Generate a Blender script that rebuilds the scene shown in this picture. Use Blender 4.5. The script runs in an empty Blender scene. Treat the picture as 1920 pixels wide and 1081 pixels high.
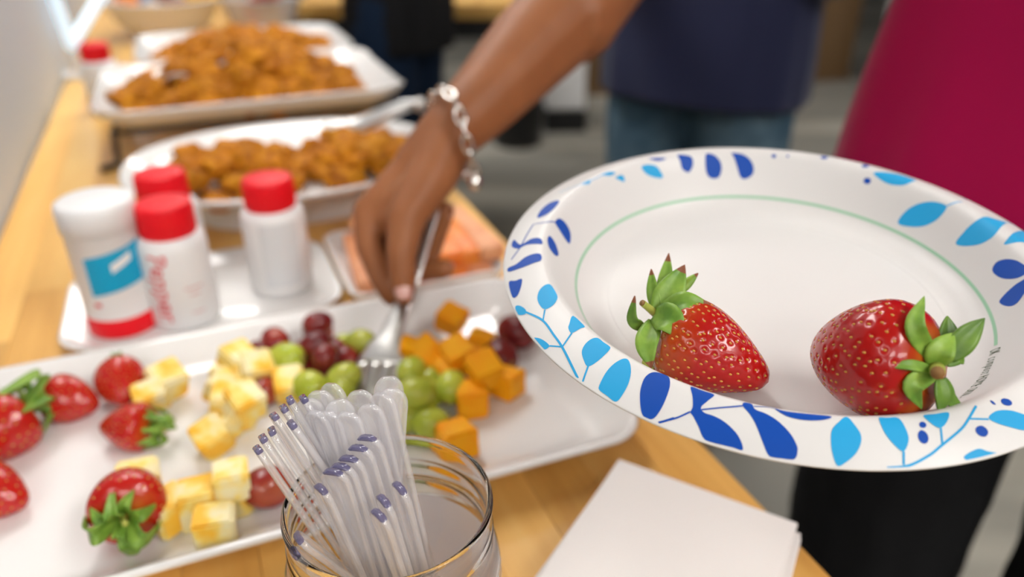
import bpy, bmesh, math, random
import numpy as np
from mathutils import Vector, Matrix, geometry, noise

# ------------------------------------------------------------------ camera
S = bpy.context.scene
COL = S.collection
FPX, PITCH, CAMZ = 1450.0, math.radians(28.0), 1.25
TABLE_Z = 0.90
cam_d = bpy.data.cameras.new('camera')
cam = bpy.data.objects.new('camera', cam_d)
COL.objects.link(cam)
cam.location = (0, 0, CAMZ)
cam.rotation_euler = (math.radians(90) - PITCH, 0, 0)
cam_d.sensor_width = 36.0
cam_d.lens = FPX / 1920 * 36
cam_d.clip_start = 0.01
cam_d.dof.use_dof = True
cam_d.dof.focus_distance = 0.303
cam_d.dof.aperture_fstop = 4.3
S.camera = cam

# ------------------------------------------------------------------ light of the room
W = bpy.data.worlds.new('world')
S.world = W
W.use_nodes = True
W.node_tree.nodes['Background'].inputs[0].default_value = (1.0, 0.985, 0.965, 1)
W.node_tree.nodes['Background'].inputs[1].default_value = 0.55
PANEL_STRENGTH = 17.0
PANELS = [   # ceiling light panels: centre x, y, half sizes, relative brightness
    (1.45, -0.75, 0.30, 0.60, 3.0), (-0.75, 1.35, 0.30, 0.60, 2.5), (-0.9, -1.5, 0.30, 0.60, 0.8), (0.15, 2.95, 0.45, 0.30, 2.5),
    (2.8, 1.4, 0.60, 0.30, 1.0), (-1.2, 4.4, 0.60, 0.30, 2.0), (2.4, 4.2, 0.60, 0.30, 1.0), (0.5, -2.3, 0.60, 0.30, 2.0), (0.5, -3.7, 0.60, 0.30, 2.0), (-1.4, -3.2, 0.60, 0.30, 0.8), (2.3, -2.6, 0.60, 0.30, 2.0)]
S.view_settings.view_transform = 'Standard'
S.view_settings.look = 'None'
S.view_settings.gamma = 1.0
S.view_settings.use_curve_mapping = False
S.view_settings.exposure = -1.24
S.cycles.max_bounces = 20
S.cycles.transmission_bounces = 20
S.cycles.transparent_max_bounces = 16
S.cycles.caustics_reflective = False
S.cycles.sample_clamp_indirect = 6.0

# ------------------------------------------------------------------ geometry of the place
RT = Vector((1, 0, 0))
FW = Vector((0, math.cos(PITCH), -math.sin(PITCH)))
UP = Vector((0, math.sin(PITCH), math.cos(PITCH)))
CAM = Vector((0, 0, CAMZ))
def ray(px, py): return FW + RT * ((px - 960) / FPX) + UP * ((540.5 - py) / FPX)
def at(px, py, d): return CAM + ray(px, py) * d           # the point seen at a pixel, d metres deep
def onz(px, py, z):                                        # ... on the level z
    d = ray(px, py)
    return CAM + d * ((z - CAMZ) / d.z)
YAW = math.radians(22.364)                                 # the table runs away to the left
U = Vector((-math.sin(YAW), math.cos(YAW), 0))
V = Vector((math.cos(YAW), math.sin(YAW), 0))
def T(u, v, z=TABLE_Z): return U * u + V * v + Vector((0, 0, z))
def rnd(a, b): return random.uniform(a, b)
random.seed(7)

# ------------------------------------------------------------------ helpers
def sm(me, on=True):
    me.polygons.foreach_set('use_smooth', [on] * len(me.polygons))
def link(name, me, mat=None, parent=None, loc=None, rot=None):
    o = bpy.data.objects.new(name, me)
    COL.objects.link(o)
    if mat is not None and me is not None:
        if not me.materials:
            for m in (mat if isinstance(mat, (list, tuple)) else [mat]): me.materials.append(m)
    if parent is not None: o.parent = parent
    if loc is not None: o.location = loc
    if rot is not None: o.rotation_euler = rot
    return o
def mesh(name, vs, fs, smooth=True):
    me = bpy.data.meshes.new(name)
    me.from_pydata([tuple(v) for v in vs], [], [tuple(f) for f in fs])
    me.update()
    if smooth: sm(me)
    return me
def empty(name, loc=(0, 0, 0), rz=0):
    o = bpy.data.objects.new(name, None)
    COL.objects.link(o)
    o.location = loc
    o.rotation_euler = (0, 0, rz)
    o.empty_display_size = 0.02
    return o
def tag(o, label=None, cat=None, group=None, kind=None):
    if label: o['label'] = label
    if cat: o['category'] = cat
    if group: o['group'] = group
    if kind: o['kind'] = kind
    return o
def copy_tree(o, parent=None):
    c = o.copy()
    COL.objects.link(c)
    if parent is not None: c.parent = parent
    for ch in list(o.children): copy_tree(ch, c)
    return c
def box(name, lo, hi, bevel=0.0, seg=2, smooth=False):
    bm = bmesh.new()
    bmesh.ops.create_cube(bm, size=1)
    for v in bm.verts:
        v.co = Vector([(lo[i] + hi[i]) / 2 + v.co[i] * (hi[i] - lo[i]) for i in range(3)])
    if bevel > 0: bmesh.ops.bevel(bm, geom=bm.edges[:], offset=bevel, segments=seg, affect='EDGES', profile=0.5)
    me = bpy.data.meshes.new(name)
    bm.to_mesh(me); bm.free()
    if smooth: sm(me)
    return me
def rings_mesh(name, rings, cap0=True, cap1=True, closed=True, smooth=True, loop=False):
    """rings: list of equally long point loops, joined one to the next"""
    n = len(rings[0]); vs = []; fs = []
    for r in rings: vs += [tuple(p) for p in r]
    m = len(rings)
    for i in range(m if loop else m - 1):
        a, b = i * n, ((i + 1) % m) * n
        for k in range(n if closed else n - 1):
            k2 = (k + 1) % n
            fs.append((a + k, a + k2, b + k2, b + k))
    if cap0: fs.append(tuple(range(n))[::-1])
    if cap1: fs.append(tuple(range((m - 1) * n, m * n)))
    return mesh(name, vs, fs, smooth)
def lathe(name, prof, n=48, cap0=True, cap1=True, smooth=True):
    rings = [[(r * math.cos(2 * math.pi * k / n), r * math.sin(2 * math.pi * k / n), z) for k in range(n)] for r, z in prof]
    return rings_mesh(name, rings, cap0, cap1, True, smooth)
def crom(pts, per=8, closed=False):
    """smooth curve through points"""
    P = [Vector(p) for p in pts]; n = len(P); out = []
    segs = n if closed else n - 1
    for i in range(segs):
        p1, p2 = P[i], P[(i + 1) % n]
        p0 = P[(i - 1) % n] if closed or i > 0 else p1 * 2 - p2
        p3 = P[(i + 2) % n] if closed or i + 2 < n else p2 * 2 - p1
        for k in range(per):
            t = k / per
            out.append(0.5 * ((2 * p1) + (p2 - p0) * t + (2 * p0 - 5 * p1 + 4 * p2 - p3) * t * t + (3 * p1 - p0 - 3 * p2 + p3) * t ** 3))
    if not closed: out.append(P[-1])
    return out
def frames(path, closed=False):
    """tangent and two normals carried along a path"""
    n = len(path); T_ = []
    for i in range(n):
        a = path[(i - 1) % n] if closed or i > 0 else path[0]
        b = path[(i + 1) % n] if closed or i < n - 1 else path[-1]
        T_.append((b - a).normalized())
    up = Vector((0, 0, 1)) if abs(T_[0].z) < 0.9 else Vector((1, 0, 0))
    N = T_[0].cross(up).normalized(); out = []
    for t in T_:
        N = (N - t * N.dot(t)).normalized()
        out.append((t, N, t.cross(N)))
    return out
def tube(name, path, rad, n=10, closed=False, smooth=True):
    fr = frames(path, closed); R = []
    for i, p in enumerate(path):
        r = rad[i] if isinstance(rad, (list, tuple)) else rad
        _, a, b = fr[i]
        R.append([p + a * (r * math.cos(2 * math.pi * k / n)) + b * (r * math.sin(2 * math.pi * k / n)) for k in range(n)])
    return rings_mesh(name, R, not closed, not closed, True, smooth, loop=closed)
def rrect(a, b, r, n=8):
    """rounded rectangle outline with half sizes a, b"""
    r = max(1e-4, min(r, a - 1e-4, b - 1e-4)); out = []
    for cx, cy, s in ((a - r, b - r, 0), (-a + r, b - r, 1), (-a + r, -b + r, 2), (a - r, -b + r, 3)):
        for k in range(n + 1):
            t = math.pi / 2 * (s + k / n)
            out.append((cx + r * math.cos(t), cy + r * math.sin(t)))
    return out
def dish(name, a, b, r, prof, n=8, fn=None):
    """a dish whose outline is inset by d at height z, for every (d, z) of prof, outside first then over the rim to the floor"""
    rings = []
    for d, z in prof:
        pts = fn(d) if fn else rrect(a - d, b - d, r - d * 0.8, n)
        rings.append([(x, y, z) for x, y in pts])
    return rings_mesh(name, rings, True, True)
def strip(name, path, widths, thick, side, smooth=True, n_round=0):
    """a flat bar along a path; side = direction of its width"""
    R = []
    for i, p in enumerate(path):
        a = path[max(i - 1, 0)]; b = path[min(i + 1, len(path) - 1)]
        t = (b - a).normalized()
        s = side[i] if isinstance(side, list) else side
        s = (s - t * s.dot(t)).normalized(); nn = t.cross(s)
        w = widths[i] / 2; h = (thick[i] if isinstance(thick, list) else thick) / 2
        R.append([p + s * x * w + nn * y * h for x, y in ((-1, -.5), (-.8, -1), (.8, -1), (1, -.5), (1, .5), (.8, 1), (-.8, 1), (-1, .5))])
    return rings_mesh(name, R, True, True, True, smooth)
def cone_hull(bm, p, r, q, s):
    """one tapered limb segment as a convex hull of two small spheres"""
    vs = []
    for c, rad in ((Vector(p), r), (Vector(q), s)):
        for i in range(1, 7):
            th = math.pi * i / 7
            for k in range(12):
                ph = 2 * math.pi * k / 12
                vs.append(bm.verts.new(c + Vector((math.sin(th) * math.cos(ph), math.sin(th) * math.sin(ph), math.cos(th))) * rad))
        vs.append(bm.verts.new(c + Vector((0, 0, rad)))); vs.append(bm.verts.new(c - Vector((0, 0, rad))))
    g = bmesh.ops.convex_hull(bm, input=vs)
    dead = [e for e in set(g['geom_interior']) | set(g['geom_unused']) if isinstance(e, bmesh.types.BMVert) and e.is_valid]
    if dead: bmesh.ops.delete(bm, geom=dead, context='VERTS')
def blob(name, cones, voxel, mat, parent=None, smooth=6, wrinkle=0.0):
    """limb segments grown into one continuous surface"""
    parts = []
    bm = bmesh.new()
    for c in cones:
        b2 = bmesh.new(); cone_hull(b2, *c)
        me = bpy.data.meshes.new('t'); b2.to_mesh(me); b2.free()
        bm.from_mesh(me); bpy.data.meshes.remove(me)
    me = bpy.data.meshes.new('t'); bm.to_mesh(me); bm.free()
    o = bpy.data.objects.new('t', me); COL.objects.link(o)
    m = o.modifiers.new('r', 'REMESH'); m.mode = 'VOXEL'; m.voxel_size = voxel
    m = o.modifiers.new('s', 'SMOOTH'); m.factor = 0.5; m.iterations = smooth
    dg = bpy.context.evaluated_depsgraph_get()
    out = bpy.data.meshes.new_from_object(o.evaluated_get(dg))
    bpy.data.objects.remove(o); bpy.data.meshes.remove(me)
    out.name = name
    if wrinkle:
        nrm = [v.normal.copy() for v in out.vertices]
        for v, vn_ in zip(out.vertices, nrm):
            p = v.co * 9
            v.co += vn_ * (wrinkle * (noise.noise(Vector((p.x * 1.6, p.y * 1.6, p.z * .8))) + .5 * noise.noise(Vector((p.x * 4, p.y * 4, p.z * 2.4)))))
    sm(out)
    return link(name, out, mat, parent)
def chain(pts):
    """[(p, r), ...] -> limb segments"""
    return [(pts[i][0], pts[i][1], pts[i + 1][0], pts[i + 1][1]) for i in range(len(pts) - 1)]

# ------------------------------------------------------------------ materials
def mat(name, col, rough=0.5, metal=0.0, trans=0.0, ior=1.45, emit=None, estr=0, sss=0.0, sss_r=(1, .3, .2), sss_s=.005, coat=0.0, spec=0.5, sheen=0.0):
    m = bpy.data.materials.new(name); m.use_nodes = True
    b = m.node_tree.nodes['Principled BSDF']
    b.inputs['Base Color'].default_value = (*col, 1)
    b.inputs['Roughness'].default_value = rough
    b.inputs['Metallic'].default_value = metal
    b.inputs['Transmission Weight'].default_value = trans
    b.inputs['IOR'].default_value = ior
    b.inputs['Specular IOR Level'].default_value = spec
    b.inputs['Coat Weight'].default_value = coat
    b.inputs['Sheen Weight'].default_value = sheen
    if sss:
        b.inputs['Subsurface Weight'].default_value = sss
        b.inputs['Subsurface Radius'].default_value = sss_r
        b.inputs['Subsurface Scale'].default_value = sss_s
    if emit:
        b.inputs['Emission Color'].default_value = (*emit, 1)
        b.inputs['Emission Strength'].default_value = estr
    return m
def nd(m, t, **kw):
    n = m.node_tree.nodes.new(t)
    for k, v in kw.items(): setattr(n, k, v)
    return n
def ln(m, a, b): m.node_tree.links.new(a, b)
def bsdf(m): return m.node_tree.nodes['Principled BSDF']
def bump(m, scale, strength, dist=0.001, detail=4, coord='Object'):
    tc = nd(m, 'ShaderNodeTexCoord'); nz = nd(m, 'ShaderNodeTexNoise'); bp = nd(m, 'ShaderNodeBump')
    nz.inputs['Scale'].default_value = scale; nz.inputs['Detail'].default_value = detail
    bp.inputs['Strength'].default_value = strength; bp.inputs['Distance'].default_value = dist
    ln(m, tc.outputs[coord], nz.inputs['Vector']); ln(m, nz.outputs['Fac'], bp.inputs['Height']); ln(m, bp.outputs['Normal'], bsdf(m).inputs['Normal'])
    return nz
def mottle(m, stops, scale, detail=3, vscale=(1, 1, 1), per_object=0.0, rough=0.5):
    """colour from a noise through a ramp"""
    tc = nd(m, 'ShaderNodeTexCoord'); mp = nd(m, 'ShaderNodeMapping'); nz = nd(m, 'ShaderNodeTexNoise'); rp = nd(m, 'ShaderNodeValToRGB')
    mp.inputs['Scale'].default_value = vscale
    nz.inputs['Scale'].default_value = scale; nz.inputs['Detail'].default_value = detail; nz.inputs['Roughness'].default_value = rough
    el = rp.color_ramp.elements
    while len(el) < len(stops): el.new(0.5)
    for e, (p, c) in zip(el, stops): e.position = p; e.color = (*c, 1)
    ln(m, tc.outputs['Object'], mp.inputs['Vector']); ln(m, nz.outputs['Fac'], rp.inputs['Fac'])
    oi = nd(m, 'ShaderNodeObjectInfo')
    ad = nd(m, 'ShaderNodeVectorMath', operation='ADD')
    sc = nd(m, 'ShaderNodeMath', operation='MULTIPLY'); sc.inputs[1].default_value = 37.0
    ln(m, oi.outputs['Random'], sc.inputs[0]); ln(m, mp.outputs['Vector'], ad.inputs[0]); ln(m, sc.outputs[0], ad.inputs[1]); ln(m, ad.outputs[0], nz.inputs['Vector'])
    last = rp.outputs['Color']
    if per_object:
        hs = nd(m, 'ShaderNodeHueSaturation'); mr = nd(m, 'ShaderNodeMapRange')
        mr.inputs['To Min'].default_value = 1 - per_object; mr.inputs['To Max'].default_value = 1 + per_object
        ln(m, oi.outputs['Random'], mr.inputs['Value']); ln(m, mr.outputs[0], hs.inputs['Value']); ln(m, last, hs.inputs['Color']); last = hs.outputs['Color']
    ln(m, last, bsdf(m).inputs['Base Color'])
    return m
M = {}
M['ceramic'] = mat('white glazed ceramic', (.86, .85, .835), .12, coat=.3)
M['plate'] = mat('coated white paper', (.70, .68, .665), .36, spec=.4); bump(M['plate'], 240, .06, .0006)
M['ink_dark'] = mat('dark blue print', (.002, .060, .36), .5, spec=.25)
M['ink_light'] = mat('light blue print', (.02, .34, .66), .5, spec=.25)
M['ink_green'] = mat('green print', (.30, .54, .36), .5, spec=.3)
M['ink_text'] = mat('grey green print', (.17, .24, .16), .5)
M['berry'] = mat('strawberry flesh', (.55, .012, .008), .22, sss=.15, sss_r=(1, .15, .08), sss_s=.004, coat=.5)
M['seed'] = mat('strawberry seed', (.55, .28, .045), .4)
M['leaf'] = mat('strawberry leaf', (.15, .30, .035), .45, sss=.1, sss_r=(.3, 1, .1), sss_s=.002)
mottle(M['leaf'], [(.3, (.10, .23, .02)), (.7, (.27, .42, .06))], 120, 3)
M['leaf_dark'] = mat('strawberry leaf dark', (.07, .17, .015), .45); mottle(M['leaf_dark'], [(.3, (.05, .13, .012)), (.7, (.15, .27, .03))], 120, 3)
M['leaf_tip'] = mat('withered leaf tip', (.22, .07, .03), .6)
M['stem'] = mat('green stem', (.30, .36, .06), .5); mottle(M['stem'], [(.3, (.24, .30, .04)), (.7, (.48, .48, .10))], 200, 3)
M['stem_cut'] = mat('cut stem end', (.25, .13, .04), .7)
M['label'] = mat('thin white jar backing', (.9, .89, .92), .8)  # for the patch added behind the jar to make its inside look pale
def _backing():
    m = M['label']; t = nd(m, 'ShaderNodeBsdfTranslucent'); t.inputs['Color'].default_value = (.92, .91, .95, 1); mx = nd(m, 'ShaderNodeMixShader'); mx.inputs[0].default_value = .55
    ln(m, bsdf(m).outputs[0], mx.inputs[1]); ln(m, t.outputs[0], mx.inputs[2]); ln(m, mx.outputs[0], m.node_tree.nodes['Material Output'].inputs['Surface'])
_backing()
M['plastic_head'] = mat('frosted clear plastic', (.95, .94, .98), .15, trans=.55, ior=1.3)
M['jar'] = mat('clear jar glass', (1.0, 1.0, 1.0), .0, trans=1, ior=1.28)
M['plastic'] = mat('clear plastic', (1.0, .99, 1.0), .05, trans=.30, ior=1.45, spec=.9, coat=.6)
def _clear():
    m = M['plastic']; t = nd(m, 'ShaderNodeBsdfTransparent'); t.inputs['Color'].default_value = (.97, .97, .985, 1); mx = nd(m, 'ShaderNodeMixShader'); mx.inputs[0].default_value = .38
    ln(m, t.outputs[0], mx.inputs[1]); ln(m, bsdf(m).outputs[0], mx.inputs[2]); ln(m, mx.outputs[0], m.node_tree.nodes['Material Output'].inputs['Surface'])
_clear()
M['plastic_tip'] = mat('violet grey plastic edge', (.15, .14, .28), .04, trans=.5, ior=1.45, spec=.8)
M['steel'] = mat('brushed steel', (.82, .80, .77), .28, metal=1)
M['steel_bright'] = mat('polished steel', (.9, .89, .87), .28, metal=1)
M['silver'] = mat('silver', (.88, .85, .80), .16, metal=1)
M['napkin'] = mat('white paper napkin', (.86, .83, .81), .9, spec=.15)
def _nap():
    m = M['napkin']; tc = nd(m, 'ShaderNodeTexCoord'); w = nd(m, 'ShaderNodeTexWave'); bp = nd(m, 'ShaderNodeBump')
    w.inputs['Scale'].default_value = 210; w.bands_direction = 'Y'; bp.inputs['Strength'].default_value = .12; bp.inputs['Distance'].default_value = .0006
    ln(m, tc.outputs['Object'], w.inputs['Vector']); ln(m, w.outputs['Fac'], bp.inputs['Height']); ln(m, bp.outputs['Normal'], bsdf(m).inputs['Normal'])
_nap()
M['grape_red'] = mat('red grape skin', (.16, .012, .015), .22, sss=.15, sss_r=(1, .2, .15), sss_s=.004)
mottle(M['grape_red'], [(.3, (.11, .007, .012)), (.62, (.26, .025, .018)), (.85, (.40, .10, .03))], 45, 2, per_object=.25)
M['grape_green'] = mat('green grape skin', (.42, .48, .04), .2, sss=.3, sss_r=(.7, 1, .2), sss_s=.006)
mottle(M['grape_green'], [(.3, (.34, .42, .03)), (.75, (.56, .58, .09))], 45, 2, per_object=.12)
M['cheese_pale'] = mat('marbled pale cheese', (.9, .7, .25), .5, spec=.25, sss=.1, sss_r=(1, .7, .3), sss_s=.004)
mottle(M['cheese_pale'], [(.36, (.92, .52, .05)), (.48, (.94, .72, .20)), (.62, (.92, .82, .50))], 75, 2, per_object=.05)
M['cheese_orange'] = mat('orange cheddar', (.88, .33, .015), .5, spec=.25, sss=.1, sss_r=(1, .5, .1), sss_s=.004)
mottle(M['cheese_orange'], [(.3, (.92, .34, .004)), (.7, (.95, .46, .010))], 60, 2, per_object=.06)
M['nugget'] = mat('fried breading', (.5, .2, .02), .65, spec=.2)
mottle(M['nugget'], [(.25, (.20, .050, .003)), (.5, (.47, .165, .006)), (.75, (.70, .31, .015))], 62, 4, per_object=.16); bump(M['nugget'], 260, .9, .003)
M['carrot'] = mat('orange carrot', (.86, .20, .012), .4, sss=.2, sss_r=(1, .4, .1), sss_s=.004); mottle(M['carrot'], [(.3, (.80, .17, .01)), (.7, (.88, .30, .05))], 40, 2)
M['carrot_pale'] = mat('pale carrot core', (.80, .36, .17), .5); mottle(M['carrot_pale'], [(.3, (.72, .28, .12)), (.7, (.84, .42, .22))], 40, 2)
M['white_plastic'] = mat('white plastic', (.88, .875, .875), .35)
M['grey_label'] = mat('grey label', (.72, .73, .75), .45)
M['red_plastic'] = mat('red plastic cap', (.80, .008, .018), .4, spec=.3); 
M['red_print'] = mat('red print', (.68, .015, .04), .45)
M['pink_print'] = mat('faded pink print', (.75, .45, .45), .5)
M['cyan_print'] = mat('cyan label print', (.0, .36, .62), .45)
M['black'] = mat('black metal', (.012, .012, .013), .4)
M['wall'] = mat('painted wall', (.62, .67, .73), .7); bump(M['wall'], 60, .05)
M['ceiling'] = mat('ceiling paint', (.75, .74, .72), .8); bump(M['ceiling'], 40, .05)
M['wood'] = mat('maple butcher block', (.6, .34, .12), .34, coat=.15)
mottle(M['wood'], [(.25, (.56, .26, .05)), (.5, (.80, .46, .125)), (.8, (.90, .62, .22))], 9, 5, (2.2, .16, 2.2), per_object=.13, rough=.6)
M['wood_edge'] = mat('table underside', (.40, .22, .08), .5)
M['panel_wood'] = mat('brown wood panel', (.15, .085, .035), .5); mottle(M['panel_wood'], [(.3, (.12, .065, .026)), (.7, (.19, .11, .048))], 3, 4, (1, 1, .1))
M['carpet'] = mat('grey carpet', (.10, .095, .08), .95, spec=.1)
def _carpet():
    m = M['carpet']; tc = nd(m, 'ShaderNodeTexCoord'); mp = nd(m, 'ShaderNodeMapping'); w = nd(m, 'ShaderNodeTexNoise'); rp = nd(m, 'ShaderNodeValToRGB')
    mp.inputs['Rotation'].default_value = (0, 0, math.radians(38)); mp.inputs['Scale'].default_value = (.45, 2.6, 1)
    w.inputs['Scale'].default_value = 1.0; w.inputs['Detail'].default_value = 3
    e = rp.color_ramp.elements; e[0].position = .50; e[0].color = (.21, .20, .175, 1); e[1].position = .72; e[1].color = (.42, .39, .33, 1)
    ln(m, tc.outputs['Object'], mp.inputs['Vector']); ln(m, mp.outputs[0], w.inputs['Vector']); ln(m, w.outputs['Fac'], rp.inputs['Fac']); ln(m, rp.outputs['Color'], bsdf(m).inputs['Base Color'])
    nz = nd(m, 'ShaderNodeTexNoise'); nz.inputs['Scale'].default_value = 300; bp = nd(m, 'ShaderNodeBump'); bp.inputs['Strength'].default_value = .4; bp.inputs['Distance'].default_value = .003
    ln(m, tc.outputs['Object'], nz.inputs['Vector']); ln(m, nz.outputs['Fac'], bp.inputs['Height']); ln(m, bp.outputs['Normal'], bsdf(m).inputs['Normal'])
_carpet()
M['skin'] = mat('brown skin', (.36, .165, .09), .5, spec=.35, sss=.12, sss_r=(1, .35, .2), sss_s=.006)
mottle(M['skin'], [(.3, (.25, .088, .032)), (.7, (.34, .128, .050))], 14, 4); bump(M['skin'], 420, .12, .0006)
M['skin_light'] = mat('light skin', (.58, .33, .24), .45, sss=.12, sss_r=(1, .35, .2), sss_s=.006); bump(M['skin_light'], 400, .1, .0005)
M['nail'] = mat('pink nail', (.66, .36, .31), .25, coat=.4)
M['pink'] = mat('magenta knit fabric', (.37, .0, .062), .9, sheen=.10, spec=.2); bump(M['pink'], 700, .25, .001)
M['navy'] = mat('navy fabric', (.020, .024, .062), .85, sheen=.15, spec=.2); bump(M['navy'], 500, .3, .001)
M['denim'] = mat('blue denim', (.05, .10, .15), .85, spec=.2); mottle(M['denim'], [(.35, (.045, .09, .13)), (.65, (.12, .19, .24))], 9, 4)
M['denim_dark'] = mat('dark denim', (.006, .016, .038), .85, spec=.2); bump(M['denim_dark'], 500, .3, .001)
M['black_cloth'] = mat('black fabric', (.008, .008, .009), .85, spec=.2); bump(M['black_cloth'], 500, .3, .001)
M['hair'] = mat('dark hair', (.012, .008, .006), .4)
M['eye'] = mat('eye white', (.8, .8, .78), .2)
M['neon'] = mat('neon tube', (.9, .95, 1), .3, emit=(.48, .78, 1.0), estr=1.7)
for _k in {p[4] for p in PANELS}: M['lamp', _k] = mat('light diffuser', (.9, .9, .9), .4, emit=(1.0, .975, .94), estr=PANEL_STRENGTH * _k)
M['clear_bowl'] = mat('clear plastic bowl', (.9, .88, .88), .15, trans=.6)
for k, c in dict(foil_yellow=(.85, .50, .02), foil_orange=(.80, .25, .03), foil_blue=(.25, .38, .60), foil_brown=(.20, .05, .02), foil_red=(.38, .02, .03)).items(): M[k] = mat(k.replace('_', ' '), c, .35)

# ------------------------------------------------------------------ the room
def wlink(name, me, m, parent):
    """a part whose mesh is in world coordinates"""
    o = link(name, me, m, parent)
    if parent is not None and parent.type == 'EMPTY': o.location = -parent.location
    return o
def structure(o): o['kind'] = 'structure'; return o
def obox(o_u, hu, o_v, hv, z0, z1, name, bevel=0.0):
    """a box lying along the table's directions, in world coordinates"""
    me = box(name, (-hv, -hu, z0), (hv, hu, z1), bevel)
    c = U * o_u + V * o_v
    me.transform(Matrix.Translation(c) @ Matrix.Rotation(YAW, 4, 'Z'))
    return me
structure(link('floor', box('floor', (-6, -6, -.05), (9, 10.0, 0)), M['carpet']))
structure(link('wall_left', obox(4.5, 4.0, -.225 - .06 - .004, .06, 0, 2.8, 'wall_left'), M['wall']))
structure(link('wall_back', box('wall_back', (-6, 10.0, 0), (9, 10.15, 2.8)), M['wall']))
structure(link('ceiling', box('ceiling', (-6, -6, 2.8), (9, 10.15, 2.9)), M['ceiling']))
wh = ['nearest to the paper plate', 'above the buffet table', 'above the near table end', 'above the standing guests', 'above the open floor', 'towards the far table end', 'above the wooden partition', 'behind the photographer, nearest row', 'behind the photographer, far row', 'behind the photographer on the wall side', 'behind the photographer on the open side']
for i, (x, y, a, b, k) in enumerate(PANELS):
    e = empty('ceiling_light', (x, y, 2.8))
    tag(e, 'white square-edged ceiling light panel ' + wh[i], 'ceiling light', 'ceiling light panels')
    bm = bmesh.new()
    for lo, hi in (((-a - .03, -b - .03), (a + .03, -b)), ((-a - .03, b), (a + .03, b + .03)), ((-a - .03, -b), (-a, b)), ((a, -b), (a + .03, b))):
        me = box('t', (lo[0], lo[1], -.06), (hi[0], hi[1], -.001)); bm.from_mesh(me)
    me = bpy.data.meshes.new('frame'); bm.to_mesh(me); bm.free()
    link('frame', me, M['white_plastic'], e)
    link('diffuser', box('diffuser', (-a, -b, -.045), (a, b, -.03)), M['lamp', k], e)

# ------------------------------------------------------------------ the buffet table: staves, legs
tb = empty('buffet_table', T(1.8, .03, 0), YAW)
tag(tb, 'long narrow butcher-block buffet table against the left wall', 'table')
SW = .0425
stave_me = {}
for i in range(12):
    v0 = -.255 + i * SW
    u = -2.15 + rnd(-.6, 0)
    while u < 2.0:
        L = random.choice((.62, .82, 1.05))
        u0, u1 = max(u, -2.15), min(u + L, 2.0)
        if u1 - u0 > .02:
            me = box('stave', (0.0001, 0, -.04), (SW - .0001, u1 - u0 - .0002, 0), .0003, 1)
            link('stave', me, M['wood'], tb, (v0, u0, TABLE_Z))
        u += L
for su in (-1.95, -.1, 1.85):
    for sv in (-.2, .2):
        link('leg', box('leg', (sv - .03, su - .03, 0), (sv + .03, su + .03, TABLE_Z - .10), .003), M['black'], tb)
for sv in (-.2, .2): link('rail', box('rail', (sv - .015, -1.95, TABLE_Z - .10), (sv + .015, 1.85, TABLE_Z - .041)), M['black'], tb)

# ------------------------------------------------------------------ things across the room
def far_table(p, rz, w, d, label):
    e = empty('work_table', p, rz); tag(e, label, 'table')
    n = 5
    for i in range(n): link('top_board', box('top_board', (-w / 2, -d / 2 + i * d / n, .83), (w / 2, -d / 2 + (i + 1) * d / n - .001, .875), .001, 1), M['wood'], e)
    for y in (-1, 1): link('rail', box('rail', (-w / 2 + .09, y * (d / 2 - .06) - .02, .76), (w / 2 - .09, y * (d / 2 - .06) + .02, .829)), M['black'], e)
    for x in (-1, 1):
        for y in (-1, 1): link('leg', box('leg', (x * (w / 2 - .06) - .03, y * (d / 2 - .06) - .03, 0), (x * (w / 2 - .06) + .03, y * (d / 2 - .06) + .03, .829), .003), M['black'], e)
far_table((.02, 3.06, 0), math.radians(-1), 1.5, .7, 'wooden work table with black frame behind the guest in black')
def tower(p, rz, w, d, h, label):
    e = empty('storage_tower', p, rz); tag(e, label, 'cabinet')
    link('plinth', box('plinth', (-w / 2 - .01, -d / 2 - .01, 0), (w / 2 + .01, d / 2, .12), .004), M['black'], e)
    link('body', box('body', (-w / 2, -d / 2, .12), (w / 2, d / 2, h), .006), M['white_plastic'], e)
    for x in (-1, 1):
        dr = link('door', box('door', (x * w / 4 - w / 4 + .008, -d / 2 - .018, .14), (x * w / 4 + w / 4 - .008, -d / 2 - .001, h - .02), .004), M['white_plastic'], e)
        link('handle', box('handle', (x * .02 - .006, -d / 2 - .035, h * .5), (x * .02 + .006, -d / 2 - .019, h * .5 + .14), .003), M['steel'], dr)
tower((.285, 4.35, 0), math.radians(4), .21, .3, 1.15, 'slim white storage tower with a black plinth seen under the reaching arm')
tower((2.60, 5.15, 0), math.radians(4), .30, .3, 1.3, 'slim white storage tower beside the magenta top')
bc = empty('waste_bin', (.03, 4.0, 0)); tag(bc, 'black tapered waste bin standing beside the slim white tower', 'bin')
link('body', lathe('body', [(.12, 0), (.125, .01), (.15, .60), (.155, .61), (.15, .615), (.14, .60), (.115, .02)], 32), M['black'], bc)
link('rim', lathe('rim', [(.151, .585), (.16, .59), (.162, .615), (.151, .625), (.146, .61)], 32, False, False), M['black'], bc)
pt = empty('wood_partition', (1.38, 5.25, 0), math.radians(14)); tag(pt, 'brown wooden partition standing behind the guest in navy', 'partition')
for i in range(4): link('panel', box('panel', (-1.0 + i * .5, -.02, .03), (-1.0 + i * .5 + .494, .02, 2.0), .004), M['panel_wood'], pt)
link('rail', box('rail', (-1.02, -.03, 2.0), (1.02, .03, 2.06), .004), M['panel_wood'], pt)
link('base', box('base', (-1.02, -.03, 0), (1.02, .03, .03)), M['panel_wood'], pt)

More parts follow.
